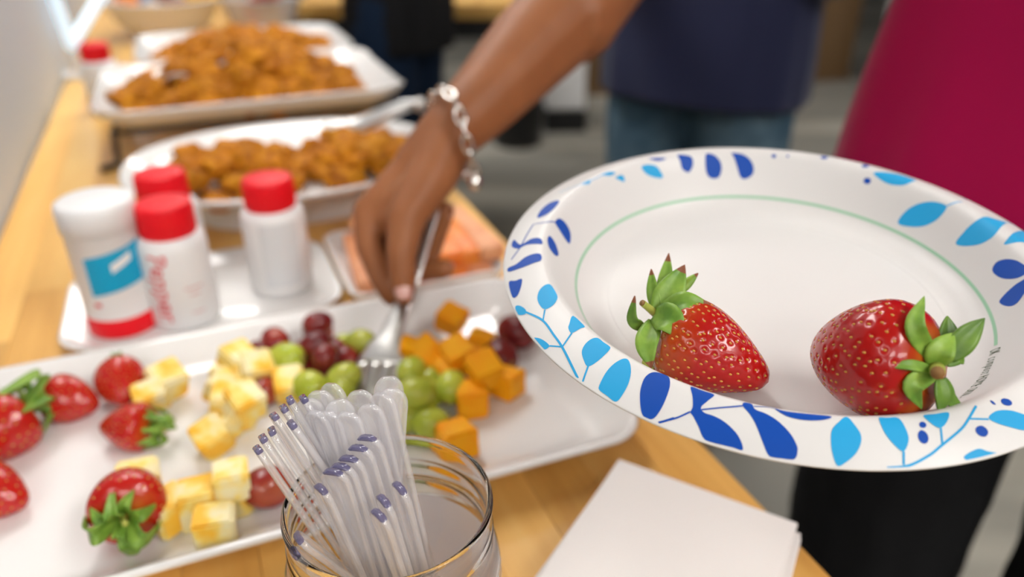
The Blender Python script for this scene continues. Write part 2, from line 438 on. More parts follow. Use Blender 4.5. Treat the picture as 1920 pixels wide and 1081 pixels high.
# ------------------------------------------------------------------ people
class Body:
    def __init__(s, base, face):
        s.b = Vector((base[0], base[1], 0)); s.f = Vector((face[0], face[1], 0)).normalized(); s.s = Vector((-s.f.y, s.f.x, 0))
    def P(s, side, fwd, z): return s.b + s.s * side + s.f * fwd + Vector((0, 0, z))
def garment(B, rows, sleeves, name, m, parent, wr=.006):
    """rows: (z, half width, half depth, forward shift), hem first; sleeves: [(p, r), ...] tubes"""
    n = 72; zs = crom([(r[0], r[1], r[2]) for r in rows], 7); ex = crom([(r[0], r[3], 0) for r in rows], 7)
    def ring(z, a, d, f, k_in=0):
        out = []
        for k in range(n):
            t = 2 * math.pi * k / n; c, s_ = math.cos(t), math.sin(t)
            w = 1 + wr * 2.2 * noise.noise(Vector((math.cos(t) * 3.1, math.sin(t) * 3.1 + 7, z * 2.2))) / max(a, .05) * 1.2
            out.append(B.P((a - k_in) * math.copysign(abs(c) ** .85, c) * w, f + (d - k_in) * math.copysign(abs(s_) ** .85, s_) * w, z))
        return out
    R = [ring(zs[0].x + .012, zs[0].y, zs[0].z, ex[0].y, .006), ring(zs[0].x, zs[0].y, zs[0].z, ex[0].y, .004)]
    for q, e in zip(zs, ex): R.append(ring(q.x, q.y, q.z, e.y))
    me = rings_mesh('t', R, False, True)
    bm = bmesh.new(); bm.from_mesh(me)
    for sl in sleeves:
        path = crom([p for p, r in sl], 8); rad = [q.x for q in crom([(r, 0, 0) for p, r in sl], 8)]
        bm.from_mesh(tube('t', path, rad, 28))
    out = bpy.data.meshes.new(name); bm.to_mesh(out); bm.free(); sm(out)
    return wlink(name, out, m, parent)
def hand_cones(w, d, nrm, s=1.0, curl=.5, left=True):
    """relaxed open hand at wrist w, fingers along d, back of the hand along nrm"""
    d = d.normalized(); nrm = (nrm - d * nrm.dot(d)).normalized(); x = d.cross(nrm) * (1 if left else -1)
    def Q(a, b, c): return w + (d * a + x * b + nrm * c) * s
    C = []
    for i, (bx, L) in enumerate(((.030, .072), (.010, .080), (-.010, .074), (-.028, .058))):
        k = Q(.092 - abs(i - 1) * .005, bx, .0); m = k + (d * math.cos(curl * .6) - nrm * math.sin(curl * .6)) * L * .5 * s; t = m + (d * math.cos(curl * 1.7) - nrm * math.sin(curl * 1.7)) * L * .5 * s
        C += [(Q(.0, bx * .7, 0), .016 * s, k, .0115 * s), (k, .0105 * s, m, .0092 * s), (m, .0092 * s, t, .0075 * s)]
    a, b, c = Q(.02, .022, -.006), Q(.055, .052, -.018), Q(.088, .062, -.026)
    C += [(w, .02 * s, a, .018 * s), (a, .017 * s, b, .0125 * s), (b, .0118 * s, c, .009 * s)]
    return C
def head_cones(B, z, f=0.0):
    P = B.P; C = [(P(0, f, z + .16), .078, P(0, f - .03, z + .15), .082), (P(0, f + .01, z + .13), .072, P(0, f + .035, z + .045), .042), (P(0, f - .015, z - .06), .052, P(0, f - .01, z + .06), .054)]
    C += [(P(0, f + .085, z + .125), .007, P(0, f + .098, z + .085), .011), (P(-.025, f + .065, z + .145), .018, P(.025, f + .065, z + .145), .018), (P(-.02, f + .074, z + .05), .009, P(.02, f + .074, z + .05), .009)]
    for s in (-1, 1): C.append((P(s * .078, f - .012, z + .125), .012, P(s * .080, f - .016, z + .085), .009))
    return C
def head_parts(B, z, par, body, f=0.0, skin='skin'):
    P = B.P
    for s in (-1, 1):
        o = blob('eye', [(P(s * .030, f + .072, z + .122), .0115, P(s * .031, f + .072, z + .122), .0115)], .003, M['eye'], None, 1)
        o.parent = par; o.location = -par.location
        q = blob('iris', [(P(s * .030, f + .082, z + .122), .0045, P(s * .0305, f + .082, z + .122), .0045)], .0015, M['hair'], None, 1); q.parent = o
    h = blob('hair', [(P(0, f - .015, z + .175), .088, P(0, f - .045, z + .15), .09), (P(-.07, f - .035, z + .13), .03, P(-.06, f - .05, z - .02), .025), (P(.07, f - .035, z + .13), .03, P(.06, f - .05, z - .02), .025), (P(0, f - .08, z + .12), .05, P(0, f - .07, z - .03), .04)], .007, M['hair'], None, 3)
    h.parent = par; h.location = -par.location
def shoes(B, par, spread, m):
    for s in (-1, 1):
        o = blob('shoe', [(B.P(s * spread, -.05, .045), .044, B.P(s * spread, .08, .038), .036), (B.P(s * spread, .08, .036), .036, B.P(s * (spread + .01), .15, .032), .030)], .008, m, None, 3)
        o.parent = par; o.location = -par.location
def trousers(B, par, spread, m, hip=.10, knee=.085, ank=.06, top=.98):
    P = B.P; C = []
    for s in (-1, 1):
        C += chain([(P(s * .085, 0, .92), hip + .01), (P(s * spread, .01, .78), hip), (P(s * spread, .015, .50), knee), (P(s * spread, 0, .25), (knee + ank) / 2), (P(s * spread, -.01, .095), ank)])
    C += [(P(-.09, -.01, .96), .10, P(.09, -.01, .96), .10), (P(-.10, 0, top), .085, P(.10, 0, top), .085)]
    o = blob('trousers', C, .010, m, None, 4, .006); o.parent = par; o.location = -par.location
    return o

# --- guest in magenta, reaching with the right hand and holding the plate with the left
PC = Vector((0.12490792, 0.32702418, 1.06942166)); PN = Vector((-0.02216443, -0.10908688, 0.99378508))
PA = Vector((0, 1, 0)).cross(PN).normalized(); PB = PN.cross(PA)
def pl(x, y, z): return PC + PA * x + PB * y + PN * z      # plate coordinates
B = Body((.535, .63), (-.52, -.85)); P = B.P
pk = empty('person', B.b); tag(pk, 'guest in a magenta top and black trousers reaching with a fork', 'person')
W_ = at(846, 246, .642)
RS, RE = P(-.185, -.01, 1.375), at(1185, -125, .765)
arm = chain([(RS, .060), (RS.lerp(RE, .5), .050), (RE, .047), (at(1092, -5, .728), .0475), (at(990, 98, .692), .040), (at(905, 190, .660), .0315), (W_, .0262)])
arm += [(RE, .045, at(1075, 30, .715), .044)]
IM, MM, RM, PM = at(690, 398, .634), at(703, 388, .655), at(722, 380, .674), at(742, 378, .690)
K0 = at(790, 312, .640)
hand = [(W_, .0262, K0, .0235), (at(835, 262, .655), .022, at(800, 320, .668), .021),
        (K0, .0215, IM, .0130), (K0, .021, MM, .0130), (at(800, 320, .668), .019, RM, .0125), (at(800, 325, .672), .018, PM, .0115), (IM, .0128, MM, .0128), (MM, .0125, RM, .012), (RM, .012, PM, .011)]
hand += chain([(W_, .0255), (at(812, 325, .625), .0215), (at(762, 408, .606), .0155), (at(752, 478, .598), .0120), (at(755, 532, .599), .0112), (at(757, 556, .602), .0082)])
hand += [(at(785, 360, .620), .019, at(712, 402, .633), .0125), (at(760, 405, .612), .013, at(715, 415, .63), .010)]
hand += chain([(IM, .0132), (at(692, 462, .626), .0112), (at(714, 520, .618), .0096), (at(733, 556, .615), .0078)])
hand += chain([(MM, .0130), (at(703, 468, .656), .0110), (at(770, 508, .648), .0100), (at(834, 504, .636), .0084)])
hand += chain([(RM, .0125), (at(735, 455, .682), .0105), (at(806, 470, .656), .0102), (at(834, 396, .644), .0088)])
hand += chain([(PM, .0115), (at(765, 420, .705), .0092), (at(800, 450, .700), .0080), (at(815, 415, .69), .0068)])
LS, LE, LW = P(.185, -.01, 1.375), P(.25, .06, 1.095), pl(.232, -.028, -.022)
arm2 = chain([(LS, .060), (LS.lerp(LE, .5), .050), (LE, .045), (LE.lerp(LW, .35), .041), (LE.lerp(LW, .8), .029), (LW, .0255)])
tt = math.radians(-27)
arm2 += chain([(LW, .022), (pl(.195, -.045, -.004), .018), (pl(.165, -.055, .022), .0135), (pl(.135, -.053, .043), .0112), (pl(.112, -.053, .040), .0105), (pl(.101, -.050, .0295), .0085)])
for i, (dy, L) in enumerate(((-.022, .0), (.002, .006), (.024, .002), (.044, -.012))):
    k = pl(.160, dy - .012, -.006)
    arm2 += chain([(pl(.222, -.028 + dy * .5, -.020), .017), (k, .0120), (pl(.128, dy, -.0005 - .010), .0104), (pl(.098 - L, dy, -.012), .0094), (pl(.075 - L, dy, -.0115), .0078)])
torso = [(P(-.08, -.01, .95), .09, P(.08, -.01, .95), .09), (P(-.07, -.01, 1.1), .085, P(.07, -.01, 1.1), .085), (P(-.07, -.01, .95), .085, P(-.07, -.01, 1.1), .085), (P(.07, -.01, .95), .085, P(.07, -.01, 1.1), .085),
         (P(-.07, -.01, 1.1), .085, P(-.09, -.01, 1.28), .09), (P(.07, -.01, 1.1), .085, P(.09, -.01, 1.28), .09), (P(-.09, -.01, 1.28), .085, P(.09, -.01, 1.28), .085), (RS, .06, P(0, -.01, 1.42), .055), (LS, .06, P(0, -.01, 1.42), .055), (P(0, -.01, 1.2), .09, P(0, -.01, 1.42), .05)]
bd = blob('body', arm + hand + arm2 + torso + head_cones(B, 1.50), .0026, M['skin'], None, 6)
bd.parent = pk; bd.location = -pk.location
def nail(c, d, nrm, w, l, par):
    """a finger nail: slightly domed patch"""
    d = (d - nrm * d.dot(nrm)).normalized(); x = d.cross(nrm); R = []
    for i in range(9):
        a = -1 + i / 4; ww = w * (1 - abs(a) ** 4 * .45); R.append([c + d * (a * l) + x * (ww * b) - nrm * (b * b * w * .45 + .0006 * a * a) for b in (-1, -.6, -.2, .2, .6, 1)])
    vs = [p for r in R for p in r]; fs = [(i * 6 + k, i * 6 + k + 1, i * 6 + k + 7, i * 6 + k + 6) for i in range(8) for k in range(5)]
    me = mesh('nail', vs, fs); o = link('nail', me, M['nail'], None); sd = o.modifiers.new('s', 'SOLIDIFY'); sd.thickness = .0006; sd.offset = 0
    o.parent = par; o.location = -par.location
toCam = (CAM - at(756, 540, .6)).normalized()
nail(at(756, 541, .6) + toCam * .0112, at(757, 556, .602) - at(755, 532, .599), (toCam + Vector((0, 0, .25))).normalized(), .0066, .0085, pk)
nail(at(836, 396, .644) + Vector((.0045, -.004, .002)), at(826, 392, .654) - at(818, 420, .657), Vector((.6, -.6, .3)).normalized(), .0045, .006, pk)
nail(at(832, 500, .638) + Vector((.003, -.003, .004)), at(840, 502, .638) - at(800, 505, .645), Vector((.2, -.5, .8)).normalized(), .0045, .006, pk)
head_parts(B, 1.50, pk, bd)
trousers(B, pk, .115, M['black_cloth'], .105, .098, .088)
shoes(B, pk, .115, M['black_cloth'])
garment(B, [(.925, .242, .160, 0), (.96, .243, .158, 0), (1.02, .240, .15, 0), (1.12, .226, .135, 0), (1.25, .200, .13, 0), (1.36, .18, .115, -.01), (1.425, .11, .08, -.01), (1.45, .07, .065, -.01)],
        [[(RS.lerp(P(0, 0, 1.36), .35), .075), (RS, .078), (RS.lerp(RE, .35), .07), (RS.lerp(RE, .62), .066)], [(LS.lerp(P(0, 0, 1.36), .35), .075), (LS, .078), (LS.lerp(LE, .35), .07), (LS.lerp(LE, .7), .066)]], 'shirt', M['pink'], pk, .006)
# silver chain bracelet round the wrist
br = empty('bracelet', at(850, 240, .642)); tag(br, 'silver link chain bracelet on the wrist of the reaching arm', 'bracelet')
loop = crom([at(812, 182, .640), at(832, 170, .618), at(853, 190, .606), at(866, 230, .602), at(878, 275, .606), at(889, 318, .618), at(892, 338, .640), at(872, 322, .668), at(838, 255, .680), at(812, 205, .668)], 24, True)
seg = [0]
for i in range(len(loop)): seg.append(seg[-1] + (loop[(i + 1) % len(loop)] - loop[i]).length)
NL = int(seg[-1] / .0112)
fr = frames(loop, True)
link_me = None
for i in range(NL):
    s = seg[-1] * i / NL; k = max(j for j in range(len(loop)) if seg[j] <= s)
    t, n_, b_ = fr[k]
    if link_me is None: link_me = tube('chain_link', [Vector((math.cos(a) * .0082, math.sin(a) * .0040, 0)) for a in [2 * math.pi * j / 20 for j in range(20)]], .0013, 8, True)
    o = link('chain_link', link_me, M['silver'], br)
    ang = (0 if i % 2 else math.pi / 2) + .5
    nn = n_ * math.cos(ang) + b_ * math.sin(ang)
    mx = Matrix((t, nn, t.cross(nn))).transposed().to_4x4(); mx.translation = loop[k] - br.location; o.matrix_local = mx
ch = wlink('charm', tube('charm', crom([at(889, 330, .612), at(891, 342, .611), at(889, 356, .613)], 6), [.003, .0045, .0052, .0055, .0056, .0056, .0055, .0055, .0054, .005, .0045, .0035, .002], 14), M['silver'], br)

# --- guest in navy, behind the plate
B = Body((.395, 1.62), (-.55, -.84)); P = B.P
pk2 = empty('person', B.b); tag(pk2, 'guest in a navy top and blue jeans standing behind the plate', 'person')
def plain_person(B, par, skin, shirt, jeans, rows, elbow_z, hem_name, up):
    P = B.P
    C = head_cones(B, 1.56)
    C += [(P(-.07, -.01, 1.0), .085, P(.07, -.01, 1.0), .085), (P(-.07, -.01, 1.0), .085, P(-.09, -.01, 1.34), .085), (P(.07, -.01, 1.0), .085, P(.09, -.01, 1.34), .085), (P(0, -.01, 1.2), .09, P(0, -.01, 1.48), .05)]
    sl = []
    for s in (-1, 1):
        sh, el, wr = P(s * .19, -.01, 1.43), P(s * .24, .03, elbow_z), P(s * .10, .24, elbow_z + up)
        C += chain([(P(0, -.01, 1.47), .055), (sh, .055), (sh.lerp(el, .5), .046), (el, .041), (el.lerp(wr, .4), .038), (wr, .025)])
        C += hand_cones(wr, wr - el, Vector((0, 0, 1)), 1.0, .5, s > 0)
        sl.append([(sh.lerp(P(0, 0, 1.42), .35), .075), (sh, .075), (sh.lerp(el, .5), .064), (el, .056), (el.lerp(wr, .35), .050)])
    b = blob('body', C, .006, M[skin], None, 4); b.parent = par; b.location = -par.location
    head_parts(B, 1.56, par, b)
    trousers(B, par, .10, M[jeans], .105, .082, .064, 1.0)
    shoes(B, par, .10, M['black'])
    garment(B, rows, sl, 'shirt', M[shirt], par, .007)
plain_person(B, pk2, 'skin_light', 'navy', 'denim', [(.855, .215, .150, 0), (.93, .215, .150, 0), (1.05, .210, .145, 0), (1.2, .205, .14, 0), (1.34, .205, .135, 0), (1.43, .18, .115, -.01), (1.49, .11, .08, -.01), (1.515, .07, .065, -.01)], 1.12, 'shirt', .08)
# --- guest in black, further off
B = Body((-.335, 2.42), (-.95, .3)); P = B.P
pk3 = empty('person', B.b); tag(pk3, 'guest in a black top and dark jeans beside the far end of the table', 'person')
plain_person(B, pk3, 'skin_light', 'black_cloth', 'denim_dark', [(.80, .19, .150, 0), (.9, .19, .150, 0), (1.05, .185, .14, 0), (1.2, .19, .13, 0), (1.34, .195, .13, 0), (1.43, .18, .11, -.01), (1.49, .11, .08, -.01), (1.515, .07, .065, -.01)], 1.14, 'shirt', .08)

# ------------------------------------------------------------------ white dishes on the table
PL_U, PL_V, PL_A, PL_B = .4675, .016, .228, .1255            # the long fruit platter: centre and half sizes across and along the table
e = empty('serving_platter', T(PL_U, PL_V), YAW); fruit_platter = e
tag(e, 'long white rectangular platter of fruit and cheese cubes', 'platter')
link('dish', dish('dish', PL_A, PL_B, .030, [(.032, 0), (.030, .0015), (.012, .012), (.001, .0225), (0, .0245), (.0012, .0262), (.004, .0262), (.0062, .0248), (.020, .0125), (.030, .0078), (.036, .0068)], 10), M['ceramic'], e)
PLZ = TABLE_Z + .0068
e = empty('shaker_tray', T(.697, -.022), YAW)
tag(e, 'small white rounded tray under the salt and pepper shakers', 'tray')
link('dish', dish('dish', .118, .080, .035, [(.014, 0), (.012, .001), (.002, .010), (0, .0125), (.001, .0135), (.004, .0130), (.013, .0055), (.020, .0045)], 10), M['ceramic'], e)
TRZ = TABLE_Z + .0047
e = empty('relish_dish', T(.690, .174), YAW)
tag(e, 'shallow white square dish of carrot sticks behind the fruit platter', 'dish')
link('dish', dish('dish', .076, .076, .016, [(.010, 0), (.008, .001), (.001, .016), (0, .0185), (.001, .0195), (.004, .0190), (.011, .0055), (.016, .0045)], 8), M['ceramic'], e)
# carrot sticks and batons
stick = {}
for k, (c, m) in enumerate((('carrot', 'carrot'), ('carrot_pale', 'carrot_pale'))):
    stick[k] = box('carrot_stick', (-.011, -.058, -.008), (.011, .058, .008), .0028, 2, True)
    for v in stick[k].vertices: v.co.x *= 1 - .18 * v.co.y / .058; v.co.z += .0012 * math.sin(v.co.y * 40)
    stick[k].materials.append(M[m])
for i in range(14):
    row, lay = i % 6, i // 6
    o = link('carrot_stick', stick[1 if (i in (0, 1, 5, 6, 7, 11)) else 0])
    o.location = T(.690 + rnd(-.004, .004), .174 - .050 + row * .0208 + (.011 if lay == 1 else 0) + (.02 if lay == 2 else 0), TABLE_Z + .0128 + lay * .0165)
    o.rotation_euler = (rnd(-.03, .03), rnd(-.08, .08), YAW + (1.57 if False else 0) + rnd(-.05, .05))
    tag(o, 'carrot stick lying in the square white dish', 'carrot', 'carrot sticks in the square dish')
# oval nugget platter on a low foot
def oval(a, b, n=64, p=2.35):
    out = []
    for k in range(n):
        t = 2 * math.pi * k / n; c, s = math.cos(t), math.sin(t)
        out.append((a * math.copysign(abs(c) ** (2 / p), c), b * math.copysign(abs(s) ** (2 / p), s)))
    return out
OV_U, OV_V, OV_Z, OV_A, OV_B = .912, .090, TABLE_Z + .038, .182, .142
e = empty('serving_platter', T(OV_U, OV_V), YAW)
tag(e, 'white oval platter on a low foot with a thin layer of nuggets', 'platter')
link('dish', dish('dish', 0, 0, 0, [(.050, 0), (.048, .0015), (.012, .013), (.001, .021), (0, .023), (.002, .0245), (.006, .024), (.024, .010), (.036, .006), (.05, .0055)], fn=lambda d: oval(OV_A - d, OV_B - d)), M['ceramic'], e, (0, 0, .038))
link('foot', dish('foot', 0, 0, 0, [(.072, 0), (.072, .002), (.076, .004), (.082, .034), (.080, .0379), (.086, .0379)], fn=lambda d: oval(OV_A - d, OV_B - d)), M['ceramic'], e)
# square tray with flared corner handles, on a black wire stand
TY_U, TY_V, TY_Z, TY_A, TY_B = 1.255, .082, TABLE_Z + .052, .208, .150
e = empty('serving_tray', T(TY_U, TY_V), YAW)
tag(e, 'white tray with flared corners heaped with nuggets on a black stand', 'tray')
def flared(d):
    out = []
    for x, y in rrect(TY_A - d, TY_B - d, .05 - d * .6, 10):
        k = max(0, (abs(x) / TY_A) + (abs(y) / TY_B) - 1.45)
        out.append((x * (1 + k * .10), y * (1 + k * .10)))
    return out
me = dish('dish', 0, 0, 0, [(.030, 0), (.028, .0015), (.010, .009), (.001, .017), (0, .019), (.002, .0205), (.006, .020), (.022, .010), (.030, .0068), (.036, .006)], fn=flared)
for v in me.vertices:
    k = max(0, abs(v.co.x) / TY_A + abs(v.co.y) / TY_B - 1.5)
    v.co.z += k * .035 * min(1, v.co.z / .019)
link('dish', me, M['ceramic'], e, (0, 0, .052))
for x in (-1, 1):
    for y in (-1, 1): link('stand_leg', tube('stand_leg', crom([Vector((x * .190, y * .115, .0505)), Vector((x * .192, y * .117, .02)), Vector((x * .194, y * .119, .006)), Vector((x * .215, y * .13, .0045))], 5), .0045, 10), M['black'], e)
link('stand_frame', tube('stand_frame', [Vector((x, y, .0465)) for x, y in rrect(.19, .115, .01, 4)], .004, 8, True), M['black'], e)
# rear platter
RP_U, RP_V, RP_Z, RP_A, RP_B = 1.60, .105, TABLE_Z + .045, .190, .14
e = empty('serving_platter', T(RP_U, RP_V), YAW)
tag(e, 'white platter of nuggets behind the heaped tray', 'platter')
link('dish', dish('dish', RP_A, RP_B, .05, [(.034, 0), (.032, .0015), (.010, .016), (.001, .028), (0, .030), (.002, .032), (.008, .031), (.026, .012), (.036, .0068), (.042, .006)], 10), M['ceramic'], e, (0, 0, .045))
link('foot', dish('foot', RP_A, RP_B, .05, [(.06, 0), (.06, .002), (.066, .004), (.07, .0449), (.075, .0449)], 10), M['ceramic'], e)

# ------------------------------------------------------------------ nuggets
nug = []
for k in range(7):
    bm = bmesh.new(); bmesh.ops.create_icosphere(bm, subdivisions=4, radius=1)
    sx, sy, sz = rnd(.017, .023), rnd(.013, .017), rnd(.0095, .013)
    for v in bm.verts:
        p = v.co.copy(); q = Vector((k * 13.1, k * 3.7, 0))
        d = 1 + .34 * noise.noise(p * 1.3 + q) + .16 * noise.noise(p * 3.2 + q) + .07 * noise.noise(p * 8 + q)
        v.co = Vector((p.x * sx, p.y * sy, p.z * sz)) * d
    me = bpy.data.meshes.new('nugget'); bm.to_mesh(me); bm.free(); sm(me); me.materials.append(M['nugget']); nug.append(me)
def heap(n, cu, cv, a, b, z0, h, label, group, minz=.011, shape=1.0, skip=None):
    """a heap of nuggets: scattered over an oval or square floor, piled up by height h(d)"""
    placed = []
    tries = 0
    while len(placed) < n and tries < n * 60:
        tries += 1
        x, y = rnd(-a, a), rnd(-b, b)
        d = (abs(x / a) ** 2.6 + abs(y / b) ** 2.6) ** (1 / 2.6)
        if d > 1 or (skip and skip(x, y)): continue
        top = z0 + minz + h(x, y, d)
        z = top - rnd(0, .010)
        if any((x - px) ** 2 + (y - py) ** 2 + (1.6 * (z - pz)) ** 2 < (.0225 * shape) ** 2 for px, py, pz in placed): continue
        placed.append((x, y, z))
    for x, y, z in placed:
        o = link('chicken_nugget', random.choice(nug)); o.location = T(cu + y, cv + x, z)
        o.rotation_euler = (rnd(-.5, .5), rnd(-.5, .5), rnd(0, 6.28)); o.scale = [rnd(.9, 1.2)] * 3
        tag(o, label, 'nugget', group)
    return placed
heap(26, OV_U - .020, OV_V - .060, .076, .072, OV_Z + .006, lambda x, y, d: .026 * max(0, 1 - d * d), 'golden fried nugget in the left pile on the oval platter', 'nuggets in the left pile on the oval platter')
heap(24, OV_U - .020, OV_V + .078, .062, .072, OV_Z + .006, lambda x, y, d: .024 * max(0, 1 - d * d), 'golden fried nugget in the right pile on the oval platter', 'nuggets in the right pile on the oval platter')
heap(165, TY_U - .010, TY_V - .012, .168, .108, TY_Z + .006, lambda x, y, d: .064 * max(0, 1 - d ** 1.5), 'golden fried nugget heaped on the white tray with a black stand', 'nuggets heaped on the tray')
heap(80, RP_U, RP_V, .150, .095, RP_Z + .006, lambda x, y, d: .034 * max(0, 1 - d ** 1.6), 'golden fried nugget on the rear white platter', 'nuggets on the rear platter')

# ------------------------------------------------------------------ tongs
def tongs(a, b, spread, label, lift=.0):
    """serving tongs from the hinge a to the scalloped tips near b"""
    e = empty('tongs', b); tag(e, label, 'tongs')
    d = (b - a).normalized(); side = d.cross(Vector((0, 0, 1))).normalized()
    L = (b - a).length
    for s in (-1, 1):
        path = crom([a, a + d * L * .25 + side * s * spread * .6 + Vector((0, 0, .004)), a + d * L * .7 + side * s * spread, b + side * s * spread * .75], 8)
        n = len(path)
        wlink('arm', strip('arm', path, [.013 + .007 * (i / n) for i in range(n)], .0022, Vector((0, 0, 1)) + side * s * .9), M['steel_bright'], e)
        tip = crom([b + side * s * spread * .75 - d * .012, b + side * s * spread * .6 + d * .008, b + side * s * spread * .45 + d * .024], 5)
        wlink('scoop', strip('scoop', tip, [.018, .022, .027, .031, .034, .036, .036, .035, .032, .027, .018], .0022, Vector((0, 0, 1)) + side * s * .9), M['steel_bright'], e)
    wlink('hinge', tube('hinge', [a - side * .010, a + side * .010], .0075, 14), M['steel'], e)
tongs(at(788, 196, .99), at(640, 250, .99), .017, 'silver tongs resting across the oval platter')
tongs(at(490, 92, 1.175), at(330, 148, 1.095), .017, 'silver tongs lying on the heaped nuggets')

# ------------------------------------------------------------------ shakers
def text_mesh(s, size, extr=.0002):
    cu = bpy.data.curves.new('t', 'FONT'); cu.body = s; cu.size = size; cu.extrude = extr; cu.align_x = 'CENTER'; cu.align_y = 'CENTER'; cu.resolution_u = 3
    o = bpy.data.objects.new('t', cu); COL.objects.link(o)
    me = bpy.data.meshes.new_from_object(o.evaluated_get(bpy.context.evaluated_depsgraph_get()))
    bpy.data.objects.remove(o); bpy.data.curves.remove(cu)
    return me
def wrap(me, r, az, z, turn):
    """lay a flat print round a cylinder of radius r, facing azimuth az"""
    c, s = math.cos(turn), math.sin(turn)
    for v in me.vertices:
        x, y = v.co.x * c - v.co.y * s, v.co.x * s + v.co.y * c
        rr = r + .0003 + v.co.z; a = az + x / r
        v.co = Vector((rr * math.cos(a), rr * math.sin(a), z + y))
    return me
def patch(name, r, az, half, z0, z1, n=24, off=.0003, tilt=0.0):
    vs = []; fs = []
    for i in range(n + 1):
        f = -1 + 2 * i / n; a = az + half * f
        for z in (z0 + tilt * f, z1 + tilt * f): vs.append(((r + off) * math.cos(a), (r + off) * math.sin(a), z))
    for i in range(n): fs.append((2 * i, 2 * i + 2, 2 * i + 3, 2 * i + 1))
    return mesh(name, vs, fs)
BODY = [(.024, 0), (.0270, .001), (.0285, .004), (.0285, .070), (.0280, .076), (.0255, .081), (.0215, .0825), (.0205, .0830)]
CAP = [(.0215, .0815), (.0222, .082), (.0224, .106), (.0214, .1085), (.019, .1092)]
body_me = lathe('body', BODY, 48); cap_me = lathe('cap', CAP, 48)
body_me.materials.append(M['white_plastic']); cap_me.materials.append(M['red_plastic'])
def shaker(p, label, lean=0, az=-1.6):
    e = empty('shaker', p); tag(e, label, 'shaker', 'shakers on the buffet table')
    link('body', body_me, None, e); c = link('cap', cap_me, None, e)
    # ribs of the screw cap
    bm = bmesh.new()
    for k in range(36):
        a = 2 * math.pi * k / 36; b2 = box('t', (.0221, -.0007, .084), (.0229, .0007, .104)); b2.transform(Matrix.Rotation(a, 4, 'Z')); bm.from_mesh(b2)
    me = bpy.data.meshes.new('grip_ribs'); bm.to_mesh(me); bm.free(); o = link('grip_ribs', me, M['red_plastic'], c)
    return e
def face(p):                                               # azimuth that turns towards the photographer
    return math.atan2(CAM.y - p.y, CAM.x - p.x)
p = T(.662, -.040, TRZ); e = shaker(p, 'red-capped pepper shaker with red script in front of another')
az = face(p)
link('print', wrap(text_mesh('Pepper', .022), .0285, az - .55, .042, -math.pi / 2), M['red_print'], e)
link('print', patch('print', .0285, az + .35, .28, .039, .0405, 12), M['pink_print'], e)
link('print', patch('print', .0285, az + .35, .16, .033, .0345, 12), M['pink_print'], e)
link('print', patch('print', .0285, az + .35, .20, .016, .0172, 12), M['pink_print'], e)
p = T(.742, -.042, TRZ); shaker(p, 'red-capped white shaker half hidden behind the pepper shaker')
p = T(.690, .047, TRZ); e = shaker(p, 'red-capped white shaker standing apart with a grey label')
az = face(p)
link('label', patch('label', .0285, az + .10, .62, .012, .074), M['grey_label'], e)
p = T(1.47, -.138, TABLE_Z + .0005); shaker(p, 'red-capped white shaker at the wall behind the heaped tray')
# upturned shaker with a cyan label
p = T(.668, -.090, TRZ)
e = empty('shaker', p); tag(e, 'white-topped shaker with a cyan label and a red base band', 'shaker', 'shakers on the buffet table')
az = face(p)
link('body', lathe('body', [(.025, 0), (.0275, .001), (.0283, .003), (.0285, .020), (.0285, .094), (.029, .0945), (.029, .094)], 48), M['white_plastic'], e)
link('lid', lathe('lid', [(.0290, .0935), (.0300, .094), (.0304, .110), (.0296, .1155), (.026, .1178), (.022, .1172), (.020, .1182), (.008, .1185)], 48), M['white_plastic'], e)
link('label', patch('label', .0285, az + .12, .82, .046, .080, 24, .0003, .004), M['cyan_print'], e)
link('label_print', patch('label_print', .0285, az + .28, .30, .066, .0735, 12, .0006, .004), M['white_plastic'], e)
link('base_band', lathe('base_band', [(.0284, .0015), (.0289, .002), (.0290, .0185), (.0285, .0190)], 48, False, False), M['red_plastic'], e)
link('print', patch('print', .0285, az - .62, .09, .0325, .0360, 6), M['red_print'], e)

# ------------------------------------------------------------------ far bowls and the neon letter
def bowl(c, r, h, m, label):
    e = empty('snack_bowl', c); tag(e, label, 'bowl')
    link('bowl', lathe('bowl', [(r * .5, 0), (r * .52, .003), (r * .8, h * .45), (r * .97, h), (r, h + .003), (r * .985, h + .006), (r * .95, h + .002), (r * .78, h * .47), (r * .5, .008)], 56), m, e)
    return e
def packet(c, s, m, label, group):
    """a pillow-shaped snack bag with crimped ends"""
    n = 10; vs = []; fs = []
    for sg in (1, -1):
        for i in range(n + 1):
            for j in range(n + 1):
                x, y = -1 + 2 * i / n, -1 + 2 * j / n
                vs.append((x * s * .7, y * s, sg * (s * .30 * (1 - x ** 4) * (1 - abs(y) ** 3.2) + .0004)))
    w = n + 1; k = w * w
    for i in range(n):
        for j in range(n):
            a = i * w + j; fs += [(a, a + w, a + w + 1, a + 1), (k + a, k + a + 1, k + a + w + 1, k + a + w)]
    o = link('snack_packet', mesh('snack_packet', vs, fs), M[m]); o.location = c; o.rotation_euler = (rnd(-.9, .9), rnd(-.9, .9), rnd(0, 6.28))
    tag(o, label, 'snack', group)
bc_ = T(2.18, -.03, TABLE_Z + .0005); bowl(bc_, .142, .085, M['ceramic'], 'white round bowl of bright snack packets by the glowing letter')
for i, (x, y, z, m, w) in enumerate([(-.07, -.05, .085, 'foil_orange', 'orange'), (.02, -.075, .09, 'foil_brown', 'dark brown'), (.07, -.03, .10, 'foil_yellow', 'yellow'), (-.02, -.01, .11, 'foil_blue', 'pale blue'), (.10, .03, .10, 'foil_yellow', 'yellow'), (-.08, .05, .10, 'foil_orange', 'orange'), (.02, .07, .10, 'foil_brown', 'dark brown')]):
    packet(bc_ + V * x + U * y + Vector((0, 0, z)), .042, m, w + ' foil snack packet in the white round bowl', 'packets in the white round bowl')
